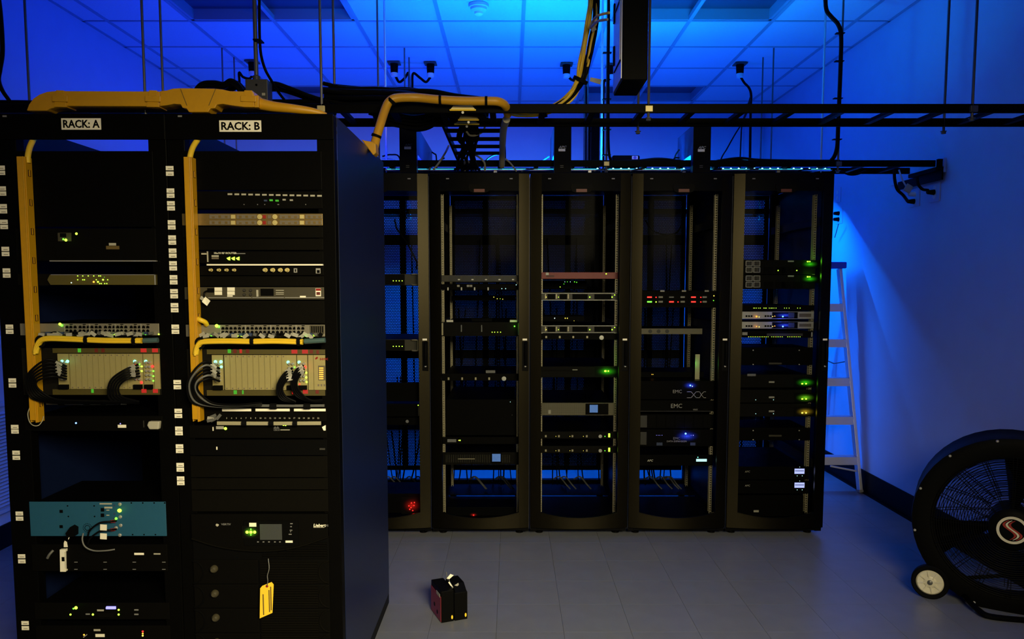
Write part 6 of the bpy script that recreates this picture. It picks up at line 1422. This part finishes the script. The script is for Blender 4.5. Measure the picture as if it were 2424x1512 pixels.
MB().tube([ctr+ux*(.2 if ux.x < 0 else -.2)*1.0-uz*.36-ax*.05, Vector((fc.x-.16, fc.y-.02, .03)), Vector((fc.x-.10, fc.y-.08, .014)), Vector((fc.x+.20, fc.y-.12, .014)), Vector((fc.x+.26, fc.y-.06, .05)), ctr-ux*(.2 if ux.x < 0 else -.2)-uz*.36-ax*.05], .0135, 8).build('stand_foot', 'black_metal', r, smooth=True)

# ================================================================ battery pack on the floor
A0, B0, D0 = PZ(1045, 1475, 0), PZ(1110, 1470, 0), PZ(1024, 1439, 0)
ex = (B0-A0); ex.z = 0; W_ = ex.length; ex.normalize(); ey = Vector((-ex.y, ex.x, 0)); L_ = .165; H_ = .150
r = thing('battery_pack', 'small dark red and black battery pack on the floor', 'battery', A0+ex*W_/2+ey*L_/2)
rot = Matrix((ex, ey, Vector((0, 0, 1)))).transposed()
yaw = -R(9); rr = Matrix.Rotation(R(12), 3, 'Z'); ex = rr @ ex; ey = rr @ ey; rot = rr @ rot
O = A0
def L(x, y, z): return O+ex*x+ey*y+Vector((0, 0, z))
MB().obox(L(W_*.24, L_/2, H_/2+.0005), (W_*.48, L_, H_), rot).build('cell_block', 'black_plastic', r, bevel=.003)
MB().obox(L(W_*.75, L_/2, H_/2-.008), (W_*.50, L_, H_-.016), rot).build('cell_block', 'black_plastic', r, bevel=.003)
b = MB(); pr = [(.0, 0), (L_*.95, 0), (L_*.80, .030), (L_*.25, .030)]; n = len(pr)
for xx in (W_*.54, W_*.97): b.v += [tuple(L(xx, y, H_-.016+z)) for y, z in pr]
b.f += [(0, 1, 2, 3), (7, 6, 5, 4), (0, 4, 5, 1), (1, 5, 6, 2), (2, 6, 7, 3), (3, 7, 4, 0)]; b.build('top_cover', 'black_plastic', r)
MB().obox(L(-.0012, L_/2, H_*.43), (.002, L_*.96, H_*.80), rot).build('red_side', 'box_red', r)
MB().obox(L(-.0026, L_*.25, H_*.84), (.001, L_*.34, .016), rot).build('side_sticker', 'tag_paper', r)
for k, (y, z) in enumerate(((.62, .36), (.35, .22))): MB().lathe([(.010, 0), (.010, .001)], L(-.0022, L_*y, H_*z), -ex, 12).build('side_mark', 'black_plastic', r)
for xx in (.40, .92):
    p = L(W_*xx, -.0008, .022); b = MB()
    q_ = []
    for t in range(12): a = 2*math.pi*t/12; q_.append(tuple(p+ex*.0045*math.cos(a)+Vector((0, 0, .0095*math.sin(a)))))
    nn = len(b.v); b.v += q_+[tuple(Vector(v)-ey*.0015) for v in q_]; b.f += [tuple(range(11, -1, -1)), tuple(range(12, 24))]+[(i, (i+1) % 12, 12+(i+1) % 12, 12+i) for i in range(12)]
    b.build('yellow_mark', 'tag_yellow', r)
for k, (pts, m) in enumerate(((((1057, 1369), (1066, 1358), (1074, 1361), (1064, 1370)), 'label_white'), (((1061, 1378), (1064, 1376), (1073, 1391), (1066, 1385)), 'label_white'), (((1074, 1386), (1085, 1379), (1086, 1384), (1076, 1392)), 'tag_paper'), (((1056, 1353), (1057.5, 1353), (1060, 1368), (1058, 1367)), 'cable_grey'))):
    MB().quad(*[P(x, y, 3.54+.004*k) for x, y in pts]).build('tag', m, r)
MB().tube([P(1059, 1372, 3.56), P(1063, 1368, 3.56), P(1064, 1376, 3.55), P(1074, 1392, 3.55), L(W_*.5, L_*.3, H_-.004)], .0022, 6, 4).build('lead', 'cable_grey', r, smooth=True)
